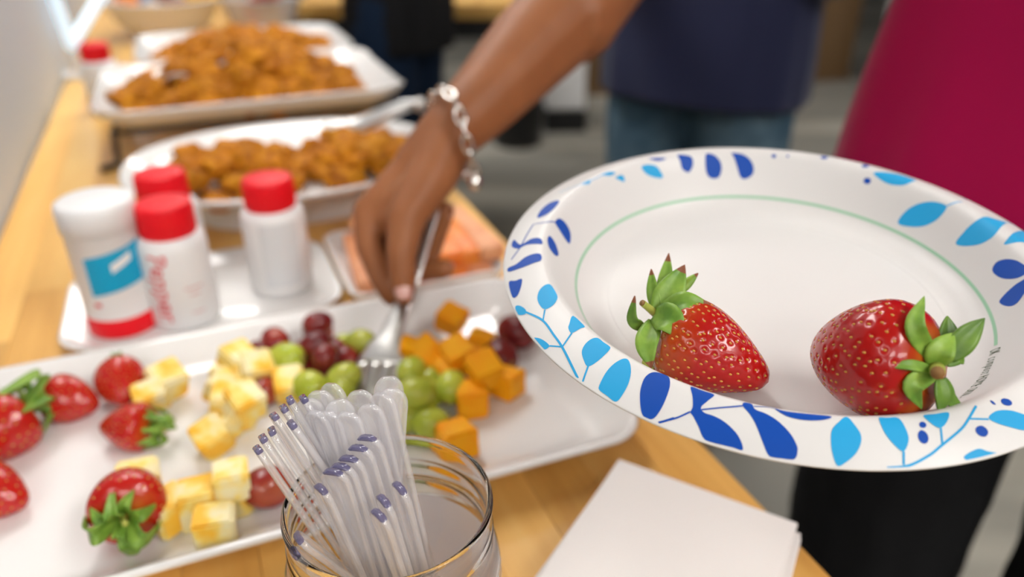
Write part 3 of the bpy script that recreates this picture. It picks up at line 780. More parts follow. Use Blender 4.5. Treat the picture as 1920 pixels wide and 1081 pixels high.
bc_ = T(2.05, .19, TABLE_Z + .0005); bowl(bc_, .095, .09, M['clear_bowl'], 'clear plastic bowl of dark red packets near the table edge')
for i in range(6): packet(bc_ + Vector((rnd(-.045, .045), rnd(-.045, .045), .035 + .018 * i)), .034, 'foil_red', 'dark red snack packet in the clear bowl', 'packets in the clear bowl')
e = empty('neon_letter', T(1.72, -.20)); tag(e, 'glowing white neon letter V beside the wall', 'neon sign')
v0, vl, vr = at(134, 84, 1.50), at(88, -45, 1.40), at(212, -45, 1.55)
path = crom([vl, vl.lerp(v0, .5), vl.lerp(v0, .93), v0, vr.lerp(v0, .93), vr.lerp(v0, .5), vr], 8)
wlink('tube', tube('tube', path, .0110, 14), M['neon'], e)
base_p = Vector((v0.x, v0.y, TABLE_Z))
wlink('stand', tube('stand', [base_p + Vector((0, 0, .001)), v0 - Vector((0, 0, .0135))], .005, 10), M['white_plastic'], e)
me = box('foot', (-.05, -.025, 0), (.05, .025, .008), .002); me.transform(Matrix.Translation(base_p)); wlink('foot', me, M['white_plastic'], e)

# ------------------------------------------------------------------ fruit and cheese on the long platter
g_me = rings_mesh('grape', [[(r * math.cos(2 * math.pi * k / 28), r * math.sin(2 * math.pi * k / 28), z) for k in range(28)] for r, z in
        [(.0100 * math.sin(math.pi * i / 22) ** .92 + 1e-5, -.0125 * math.cos(math.pi * i / 22)) for i in range(23)]])
gs_me = lathe('stem_scar', [(.0016, .0120), (.0013, .0131), (.0006, .0133)], 10)
g_red, g_green = g_me, g_me.copy(); g_red.materials.append(M['grape_red']); g_green.materials.append(M['grape_green']); gs_me.materials.append(M['stem_cut'])
def grape(px, py, lev, me, label, group=None, s=1.0, turn=None):
    z = PLZ + .0102 * s + lev * .0165
    o = link('grape', me); o.location = onz(px, py, z); o.scale = [s] * 3
    o.rotation_euler = turn or (math.pi / 2 + rnd(-.35, .35), rnd(-.3, .3), rnd(0, 6.28))
    tag(o, label, 'grape', group); link('stem_scar', gs_me, None, o)
CL = 'grapes clustered in the middle of the platter'
for px, py, lev in [(592, 645, 1), (610, 668, 1), (650, 673, 0), (573, 688, 0), (612, 700, 0), (557, 688, 0), (632, 655, 0), (590, 640, 0), (570, 660, 0)]:
    grape(px, py, lev, g_red, 'dark red grape in the pile left of the serving fork', 'dark red grapes in the pile')
grape(596, 606, 1, g_red, 'dark red grape topping the pile, furthest back'); grape(597, 622, 0, g_red, 'dark red grape under the topmost grape of the pile')
grape(516, 641, 1, g_red, 'orange-red grape at the left of the pile behind a green grape', s=1.1); grape(490, 658, 0, g_red, 'nearly black grape at the far left of the pile', s=.9)
grape(497, 733, 0, g_red, 'red grape between the pale cheese cubes and the clear forks', s=1.08); grape(503, 912, 0, g_red, 'lone red grape by the glass jar', s=1.3)
grape(877, 720, 0, g_red, 'red grape tucked between orange cheese cubes', s=1.1)
grape(968, 622, 0, g_red, 'large dark red grape at the rim of the paper plate', s=1.42); grape(935, 668, 0, g_red, 'large dark red grape beside orange cheese cubes', s=1.42)
for px, py, lev in [(778, 736, 1), (845, 725, .3), (772, 697, .5), (812, 714, 0), (757, 783, 0), (806, 792, 0), (735, 778, 0), (790, 765, 0), (800, 740, 0)]:
    grape(px, py, lev, g_green, 'green grape in the bunch right of the serving fork', 'green grapes right of the serving fork', 1.12)
grape(536, 672, .5, g_green, 'pale green grape beside the orange-red grape', s=1.25, turn=(1.3, .2, 1.2)); grape(677, 642, .3, g_green, 'green grape behind the serving fork', s=1.1); grape(650, 648, -.0, g_green, 'green grape half hidden at the back of the dark grapes')
grape(580, 724, .2, g_green, 'green grape left of the clear forks', s=1.2); grape(645, 708, .4, g_green, 'upper green grape just left of the fork tines', s=1.1); grape(642, 738, .1, g_green, 'lower green grape just left of the fork tines', s=1.1)
cubes = []
for k in range(5):
    bm = bmesh.new(); bmesh.ops.create_cube(bm, size=.019)
    for v in bm.verts: v.co += Vector((rnd(-1, 1), rnd(-1, 1), rnd(-1, 1))) * .0014
    bmesh.ops.bevel(bm, geom=bm.edges[:], offset=.0016, segments=2, affect='EDGES'); bmesh.ops.subdivide_edges(bm, edges=bm.edges[:], cuts=1)
    bm.normal_update()
    for v in bm.verts: v.co += v.normal * .0005 * noise.noise(v.co * 300 + Vector((k, 0, 0)))
    me = bpy.data.meshes.new('cheese_cube'); bm.to_mesh(me); bm.free(); cubes.append(me)
pale = [m.copy() for m in cubes]; orng = [m.copy() for m in cubes]
for m in pale: m.materials.append(M['cheese_pale']); sm(m, False)
for m in orng: m.materials.append(M['cheese_orange']); sm(m, False)
def cube(px, py, lev, ms, label, group=None, s=1.0, rz=None, tilt=0):
    o = link('cheese_cube', random.choice(ms)); z = PLZ + .0097 * s + lev * .0185 + tilt * .003
    o.location = onz(px, py, z); o.scale = (s, s * rnd(.9, 1.1), s); o.rotation_euler = (tilt * rnd(.2, .5), tilt * rnd(-.4, .4), rnd(0, 1.6) if rz is None else rz)
    tag(o, label, 'cheese', group)
for px, py, lev in [(445, 676, .6), (478, 692, .4), (430, 700, 0), (465, 712, 0)]: cube(px, py, lev, pale, 'pale marbled cheese cube beside the green grape, back heap', 'pale cheese cubes in the back heap', 1.12, None, 1)
for px, py, lev in [(428, 748, .3), (458, 752, .5), (445, 770, 0), (425, 728, 0)]: cube(px, py, lev, pale, 'pale marbled cheese cube left of the red grape, middle heap', 'pale cheese cubes in the middle heap', 1.15, None, 1)
cube(398, 818, 0, pale, 'pale cheese cube lying in front of the middle heap', s=1.05, tilt=1); cube(418, 800, 0, pale, 'pale cheese cube touching the one in front of the middle heap', s=.95)
cube(540, 718, 0, pale, 'yellow cheese cube right of the red grape', s=1.15, tilt=1)
cube(312, 714, .1, pale, 'pale cheese cube behind the middle strawberries', s=1.15, tilt=1); cube(282, 742, .2, pale, 'pale cheese cube resting on the middle strawberries', s=1.05, tilt=1)
cube(262, 903, 0, pale, 'pale cheese cube behind the front strawberry', s=1.25); cube(318, 955, 0, pale, 'thin pale cheese cube right of the front strawberry', s=1.1, rz=.9); cube(372, 938, 0, pale, 'pale cheese cube in the middle of the front row', s=1.25, rz=.3)
cube(435, 925, 0, pale, 'yellow cheese cube at the right of the front row', s=1.15, rz=.35); cube(436, 900, .75, pale, 'cheese cube stacked at the right of the front row', s=1.0, rz=.4); cube(405, 985, 0, pale, 'yellow cheese cube nearest the platter front edge', s=1.15, rz=.3)
cube(845, 598, .15, orng, 'lone orange cheese cube at the platter back', s=1.12, tilt=1); cube(855, 822, 0, orng, 'large orange cheese cube at the front by the jar', s=1.25, rz=.5); cube(950, 717, 0, orng, 'orange cheese cube furthest right', s=1.08, rz=1.0)
cube(885, 748, 0, orng, 'orange cheese cube under the red grape', s=1.1, rz=.2); cube(905, 694, .6, orng, 'orange cheese cube below the large dark red grape', s=1.12, rz=.6, tilt=1)
for px, py, lev in [(768, 660, .3), (797, 664, .2), (855, 660, .9), (898, 648, .2), (843, 690, .3), (868, 684, 0), (880, 668, 0), (820, 684, 0)]: cube(px, py, lev, orng, 'orange cheese cube in the heap behind the green grapes', 'orange cheese cubes in the back heap', 1.1, None, 1)

# ------------------------------------------------------------------ strawberries
def interp(prof, t):
    for i in range(len(prof) - 1):
        if prof[i][0] <= t <= prof[i + 1][0]:
            p0 = prof[max(i - 1, 0)]; p1, p2 = prof[i], prof[i + 1]; p3 = prof[min(i + 2, len(prof) - 1)]
            f = (t - p1[0]) / (p2[0] - p1[0])
            m1 = (p2[1] - p0[1]) / max(p2[0] - p0[0], 1e-6) * (p2[0] - p1[0]); m2 = (p3[1] - p1[1]) / max(p3[0] - p1[0], 1e-6) * (p2[0] - p1[0])
            return (2 * f ** 3 - 3 * f * f + 1) * p1[1] + (f ** 3 - 2 * f * f + f) * m1 + (-2 * f ** 3 + 3 * f * f) * p2[1] + (f ** 3 - f * f) * m2
    return prof[-1][1]
CONE = [(0, .42), (.04, .70), (.12, .93), (.25, 1.0), (.45, .93), (.65, .74), (.82, .50), (.92, .33), (.975, .18), (1.0, .0)]
ROUND = [(0, .40), (.04, .64), (.12, .86), (.28, 1.0), (.45, .97), (.62, .84), (.78, .64), (.90, .42), (.97, .22), (1.0, 0)]
def berry_mesh(L, R, prof, nu, nv, nseed, seedsize, lump, seed, sx=1.0):
    """flesh with a dimple round each seed, and the seeds; the axis runs from the calyx (0) to the tip (L)"""
    rs = np.random.RandomState(seed)
    ts = np.concatenate([np.linspace(0, 1, nv) ** 1.0]); ts = .5 - .5 * np.cos(np.pi * ts)
    rad = np.array([max(interp(prof, float(t)), 0) * R for t in ts]); rad[-1] = 1e-5
    ph = np.linspace(0, 2 * np.pi, nu, endpoint=False)
    X = rad[:, None] * np.cos(ph)[None] * sx; Y = rad[:, None] * np.sin(ph)[None] / sx; Z = np.repeat((ts * L)[:, None], nu, 1)
    lu = 1 + lump * (np.sin(2 * ph + rs.rand() * 6)[None] * .5 + np.sin(3 * ph + rs.rand() * 6)[None] * .35 + np.sin(ph * 2 + ts[:, None] * 5) * .4)
    X *= lu; Y *= lu
    Pm = np.stack([X, Y, Z], -1)
    dP = np.gradient(Pm, axis=0); dQ = (np.roll(Pm, -1, 1) - np.roll(Pm, 1, 1))
    N = -np.cross(dP, dQ); N /= np.maximum(np.linalg.norm(N, axis=-1, keepdims=True), 1e-9)
    if (N[nv // 2, 0] * np.array([X[nv // 2, 0], Y[nv // 2, 0], 0])).sum() < 0: N = -N
    # seeds: spread by area on a golden spiral
    tt = np.linspace(.07, .985, 400); rr = np.array([max(interp(prof, float(t)), .05) for t in tt]); cum = np.cumsum(rr); cum /= cum[-1]
    st = np.interp((np.arange(nseed) + .5) / nseed, cum, tt); sp = np.mod(np.arange(nseed) * 2.399963 + rs.randn(nseed) * .06, 2 * np.pi)
    iu = np.clip(np.searchsorted(ts, st), 1, nv - 2); iv = (sp / (2 * np.pi) * nu).astype(int) % nu
    sc, sn = Pm[iu, iv], N[iu, iv]
    flat = Pm.reshape(-1, 3); disp = np.zeros(len(flat))
    for c in sc:
        d2 = ((flat - c) ** 2).sum(1); w = (seedsize * 1.05) ** 2
        disp -= seedsize * .50 * np.exp(-d2 / w) - seedsize * .10 * np.exp(-d2 / (w * 3.4))
    flat = flat + N.reshape(-1, 3) * disp[:, None]
    fs = []
    for i in range(nv - 1):
        a = i * nu; fs += [(a + k, a + (k + 1) % nu, a + nu + (k + 1) % nu, a + nu + k) for k in range(nu)]
    fs.append(tuple(range(nu))[::-1])
    me = mesh('flesh', flat.tolist(), fs)
    sv = []; sf = []
    for c, n in zip(sc, sn):
        n = Vector(n); ax = (Vector((0, 0, 1)) - n * n.z).normalized(); bx = n.cross(ax); c = Vector(c) - n * seedsize * .32; o = len(sv)
        for a, l in ((1.0, .0), (.6, .40), (0, .50), (-.6, .40), (-.9, .0)): pass
        ring = [(1.1, 0), (.75, .42), (0, .62), (-.7, .5), (-.95, 0), (-.7, -.5), (0, -.62), (.75, -.42)]
        for h, s in ((0, 1.0), (.30, .8)):
            for a, b in ring: sv.append(c + (ax * (a * s) + bx * (b * s)) * seedsize * .72 + n * (h * seedsize))
        sv.append(c + n * seedsize * .42)
        for k in range(8): sf += [(o + k, o + (k + 1) % 8, o + 8 + (k + 1) % 8, o + 8 + k), (o + 8 + k, o + 8 + (k + 1) % 8, o + 16)]
    return me, mesh('seeds', sv, sf)
def berry_material(name, L, pale, amount, red=(.38, .005, .004)):
    """red flesh paling towards the calyx of the fruit itself"""
    m = mat(name, red, .24, sss=.05, sss_r=(1, .12, .06), sss_s=.003, coat=.35, spec=.4)
    tc = nd(m, 'ShaderNodeTexCoord'); sp = nd(m, 'ShaderNodeSeparateXYZ'); nz = nd(m, 'ShaderNodeTexNoise'); nz.inputs['Scale'].default_value = 55
    ma = nd(m, 'ShaderNodeMath', operation='MULTIPLY_ADD'); ma.inputs[1].default_value = L * .38; mr = nd(m, 'ShaderNodeMapRange'); rp = nd(m, 'ShaderNodeValToRGB')
    ln(m, tc.outputs['Object'], sp.inputs[0]); ln(m, tc.outputs['Object'], nz.inputs['Vector']); ln(m, nz.outputs['Fac'], ma.inputs[0]); ln(m, sp.outputs['Z'], ma.inputs[2]); ln(m, ma.outputs[0], mr.inputs['Value'])
    mr.inputs['From Min'].default_value = L * .10; mr.inputs['From Max'].default_value = L * (.2 + amount)
    el = rp.color_ramp.elements; el.new(.5); el[0].color = (*pale, 1); el[1].position = .45; el[1].color = (red[0] * 1.1, pale[1] * .30 + red[1], red[2], 1); el[2].position = 1; el[2].color = (*red, 1)
    ln(m, mr.outputs[0], rp.inputs['Fac']); ln(m, rp.outputs['Color'], bsdf(m).inputs['Base Color'])
    return m
def sepal_mesh(path, width, face, cup=.14, tipped=True):
    """a leaflet along a path; face = the way its upper side looks"""
    pts = crom(path, 7); n = len(pts); R = []; nw = 7
    for i, p in enumerate(pts):
        t = (pts[min(i + 1, n - 1)] - pts[max(i - 1, 0)]).normalized(); x = t.cross(face).normalized(); nn = x.cross(t)
        f = i / (n - 1); w = width / 2 * (max(0, math.sin(math.pi * min(1, (f * .90 + .10)) ** .85)) ** .95) + .00015
        R.append([p + x * (w * b) + nn * (cup * w * b * b - .06 * w * (1 if abs(b) < .1 else 0) * 2) for b in [-1 + 2 * k / (nw - 1) for k in range(nw)]])
    vs = [v for r in R for v in r]; fs = [(i * nw + k, i * nw + k + 1, (i + 1) * nw + k + 1, (i + 1) * nw + k) for i in range(n - 1) for k in range(nw - 1)]
    me = mesh('sepal', vs, fs)
    if tipped:
        for p in me.polygons:
            if p.index // (nw - 1) >= n - 3: p.material_index = 1
    return me
def sepal(me, m, par, world=True):
    o = link('sepal', me, [m, M['leaf_tip']], par)
    sd = o.modifiers.new('s', 'SOLIDIFY'); sd.thickness = .0006; sd.offset = 0
    return o
def aim(a, b, roll=0.0):
    """matrix whose z axis runs from a to b"""
    z = (b - a).normalized(); x = Vector((0, 0, 1)).cross(z).normalized(); y = z.cross(x)
    return Matrix.Translation(a) @ Matrix((x, y, z)).transposed().to_4x4() @ Matrix.Rotation(roll, 4, 'Z')
def onplate(px, py, h):
    d = ray(px, py); return CAM + d * (((PC + PN * h - CAM).dot(PN)) / d.dot(PN))
# two large ones on the paper plate
def plate_berry(c, t, R, prof, seed, nseed, pale, amount, sepals, stem, label, lump, roll=0.0, withered=True):
    L = (t - c).length; e = empty('strawberry', c.lerp(t, .5) - PN * R); tag(e, label, 'strawberry', 'strawberries on the paper plate')
    me, sd = berry_mesh(L, R, prof, 300, 170, nseed, .00098, lump, seed)
    inv = Matrix.Translation(-e.location)
    fl = link('flesh', me, berry_material('strawberry flesh %d' % seed, L, pale, amount), e); fl.matrix_local = inv @ aim(c, t, roll)
    s = link('seeds', sd, M['seed'], fl); tag(s, kind='stuff')
    dc = (c - CAM).dot(FW)
    for pts, w, fc, m in sepals:
        path = [at(x, y, dc + dd) for x, y, dd in pts]
        fcv = (RT * fc[0] + UP * fc[1] - FW * fc[2]).normalized()
        o = sepal(sepal_mesh(path, w * (1.12 if withered else .92), fcv, .14, withered), M[m], e); o.location = -e.location
    pts, r0, r1 = stem
    path = crom([at(x, y, dc + dd) for x, y, dd in pts], 6); n = len(path)
    o = wlink('stem', tube('stem', path, [r0 + (r1 - r0) * i / (n - 1) for i in range(n)], 12), M['stem'], e)
    tip = path[-1]; d = (path[-1] - path[-2]).normalized()
    link('cut_end', tube('cut_end', [tip, tip + d * .0006], r1 * .95, 12), M['stem_cut'], o)
    return e
S1 = [([(1240, 586, 0), (1247, 530, .006), (1254, 474, .010)], .0062, (-.3, 0, 1), 'leaf'),
      ([(1262, 552, .003), (1288, 531, .005), (1309, 512, .006)], .0042, (.3, -.2, 1), 'leaf'),
      ([(1236, 592, -.003), (1258, 545, -.002), (1284, 496, .002)], .0112, (-.1, .3, 1), 'leaf'),
      ([(1233, 586, -.002), (1224, 545, 0), (1221, 504, .003)], .0048, (-.6, 0, 1), 'leaf'),
      ([(1208, 616, -.001), (1186, 598, -.004), (1190, 554, -.004)], .0044, (-.8, .3, 1), 'leaf_dark'),
      ([(1238, 582, -.006), (1285, 566, -.013), (1332, 571, -.0115)], .0084, (.0, .6, 1), 'leaf'),
      ([(1228, 588, -.006), (1256, 600, -.016), (1275, 634, -.0190)], .0110, (-.2, .1, 1), 'leaf'),
      ([(1226, 600, -.006), (1213, 645, -.013), (1221, 690, -.0145)], .0086, (-.5, 0, 1), 'leaf'),
      ([(1213, 668, -.006), (1216, 685, -.008), (1228, 696, -.010)], .0040, (-.5, 0, 1), 'stem')]
plate_berry(onplate(1246, 618, .0185), onplate(1441, 716, .0105), .0188, CONE, 3, 310, (.62, .20, .02), .36, S1, ([(1234, 592, .001), (1220, 580, -.003), (1205, 568, -.006)], .0018, .0014), 'strawberry with upright green sepals lying on the left of the paper plate', .03, .4)
S2 = [([(1775, 652, .004), (1778, 622, .006), (1776, 592, .008)], .0085, (.2, .3, 1), 'leaf_dark'),
      ([(1748, 672, -.003), (1716, 612, -.007), (1733, 555, -.002)], .0072, (-.4, .3, 1), 'leaf'),
      ([(1778, 672, -.002), (1812, 632, -.003), (1846, 596, 0)], .0092, (.2, .5, 1), 'leaf_dark'),
      ([(1750, 686, -.004), (1766, 655, -.007), (1788, 624, -.002)], .0096, (-.1, .6, 1), 'leaf'),
      ([(1752, 694, -.004), (1706, 684, -.007), (1672, 688, -.006)], .0042, (0, .5, 1), 'leaf'),
      ([(1752, 700, -.004), (1712, 722, -.0075), (1728, 766, -.004)], .0074, (-.3, 0, 1), 'leaf'),
      ([(1762, 710, -.003), (1768, 745, -.004), (1760, 772, -.002)], .0072, (.2, 0, 1), 'leaf_dark'),
      ([(1768, 710, -.002), (1780, 745, -.001), (1805, 764, .002)], .0062, (.3, .2, 1), 'leaf_dark'),
      ([(1775, 682, -.003), (1798, 672, -.001), (1806, 682, 0)], .0042, (.3, .2, 1), 'leaf_dark')]
plate_berry(at(1748, 690, .273), onplate(1528, 655, .0195), .0228, ROUND, 11, 320, (.55, .26, .03), .10, S2, ([(1752, 688, .002), (1757, 692, -.005), (1758, 698, -.011)], .0030, .0024), 'strawberry on its side with its leafy top to the right on the paper plate', .035, 1.0, False)

# smaller ones on the platter
small_me, small_seeds = berry_mesh(.040, .0185, CONE, 72, 44, 120, .0012, .03, 5)
small_mat = berry_material('strawberry flesh small', .040, (.60, .16, .02), .10, (.46, .010, .006)); small_me.materials.append(small_mat); small_seeds.materials.append(M['seed'])
sep_me = []
for k in range(3):
    sep_me.append(sepal_mesh([Vector((.002, 0, 0)), Vector((.011, .002 * (k - 1), -.004 - .003 * k)), Vector((.0195, .001, .001 + .004 * k))], .0085, Vector((0, 0, -1)), .3, False)); sep_me[-1].materials.append(M['leaf'])
stem_me = tube('stem', crom([Vector((0, 0, .001)), Vector((.001, 0, -.006)), Vector((.004, .001, -.013))], 4), .0014, 8); stem_me.materials.append(M['stem'])
def small_berry(c, t, s, label, leafy=1.0, stemmed=True):
    e = link('strawberry', None) if False else empty('strawberry', c); e.matrix_basis = aim(c, t, rnd(0, 6)) @ Matrix.Scale(s, 4)
    tag(e, label, 'strawberry', 'strawberries on the platter')
    f = link('flesh', small_me, None, e); sd = link('seeds', small_seeds, None, f); tag(sd, kind='stuff')
    for k in range(8):
        o = link('sepal', sep_me[k % 3], None, e); o.rotation_euler = (0, 0, 2 * math.pi * k / 8 + rnd(-.3, .3)); f_ = leafy * rnd(.50, .95); o.scale = (f_, f_, rnd(.7, 1.8))
        o.modifiers.new('s', 'SOLIDIFY').thickness = .0006
    if stemmed: link('stem', stem_me, None, e)
def pz(px, py, h): return onz(px, py, PLZ + h)
small_berry(pz(48, 765, .022), pz(-45, 838, .014), 1.28, 'large strawberry cut by the left frame edge with bushy leaves', 1.2)
small_berry(pz(92, 742, .016), pz(200, 762, .012), .95, 'strawberry pointing right beside the bushy leaves', 1.0)
small_berry(pz(222, 693, .020), pz(236, 782, .013), .95, 'strawberry at the back with its leafy top upward', 1.0)
small_berry(pz(283, 800, .015), pz(196, 800, .013), .90, 'strawberry with its green top facing right, front of the trio', 1.05)
small_berry(pz(232, 968, .026), pz(252, 905, .016), 1.15, 'front strawberry with its green top towards the platter edge', 1.25)
small_berry(pz(-60, 912, .015), pz(10, 930, .012), 1.0, 'strawberry tip at the left frame edge below the others', 1.0)

# ------------------------------------------------------------------ paper plate with its printed rim
PRR = [0, .072, .078, .082, .0865, .0905, .094, .099, .1035, .107, .1095, .1115, .114, .118, .123, .128]
PRZ = [0, 0, .00005, .0004, .0016, .0040, .0073, .0145, .0215, .0262, .0283, .0288, .0284, .0270, .0250, .0225]
_pc = crom([(r, z, 0) for r, z in zip(PRR, PRZ)], 6)
_pr, _pz = np.array([p.x for p in _pc]), np.array([p.y for p in _pc])
def prof(r): return float(np.interp(r, _pr, _pz))
pe = empty('paper_plate', PC - PN * .0012); tag(pe, 'white paper plate printed with blue leaves holding two strawberries', 'plate')
MP = Matrix((PA, PB, PN)).transposed().to_4x4(); MP.translation = PN * .0012
def pprint(name, me, m, par=None):
    o = link(name, me, m, pe); o.matrix_local = MP; return o
n = 240
def flute(k, r): return .00022 * math.sin(k * 2 * math.pi / n * 60) * max(0, min(1, (r - .0905) / .01)) * max(0, min(1, (.1285 - r) / .004))
rows = [(r, z) for r, z in zip(_pr, _pz)]
top = [[(r * math.cos(2 * math.pi * k / n), r * math.sin(2 * math.pi * k / n), z) for k in range(n)] for r, z in rows[1:]]
lipr = [[(.1285 * math.cos(2 * math.pi * k / n), .1285 * math.sin(2 * math.pi * k / n), .0222 - .0004 * i) for k in range(n)] for i in (0, 1)]
bot = [[(p[0], p[1], p[2] - .0009) for p in ring] for ring in reversed(top)]
pprint('plate_body', rings_mesh('plate_body', top + lipr + bot, True, True), M['plate'])
def on_plate_mesh(name, pts2, off=.00016, grid=.0016):
    """a flat print laid on the plate's surface: outline pts2 in metres"""
    xs = [p[0] for p in pts2]; ys = [p[1] for p in pts2]; vs = [Vector(p) for p in pts2]; nb = len(vs)
    x = min(xs) + grid / 2
    while x < max(xs):
        y = min(ys) + grid / 2
        while y < max(ys):
            ins = False
            for i in range(nb):
                (x1, y1), (x2, y2) = pts2[i], pts2[(i + 1) % nb]
                if (y1 > y) != (y2 > y) and x < (x2 - x1) * (y - y1) / (y2 - y1) + x1: ins = not ins
            if ins: vs.append(Vector((x, y)))
            y += grid
        x += grid
    ov, _, of, *_r = geometry.delaunay_2d_cdt(vs, [(i, (i + 1) % nb) for i in range(nb)], [], 1, 1e-6)
    return mesh(name, [(p.x, p.y, prof(min(p.length, .128)) + off) for p in ov], of)
def smooth2(pts, per=5):
    q = crom([(x, y, 0) for x, y in pts], per, True); return [(p.x, p.y) for p in q]
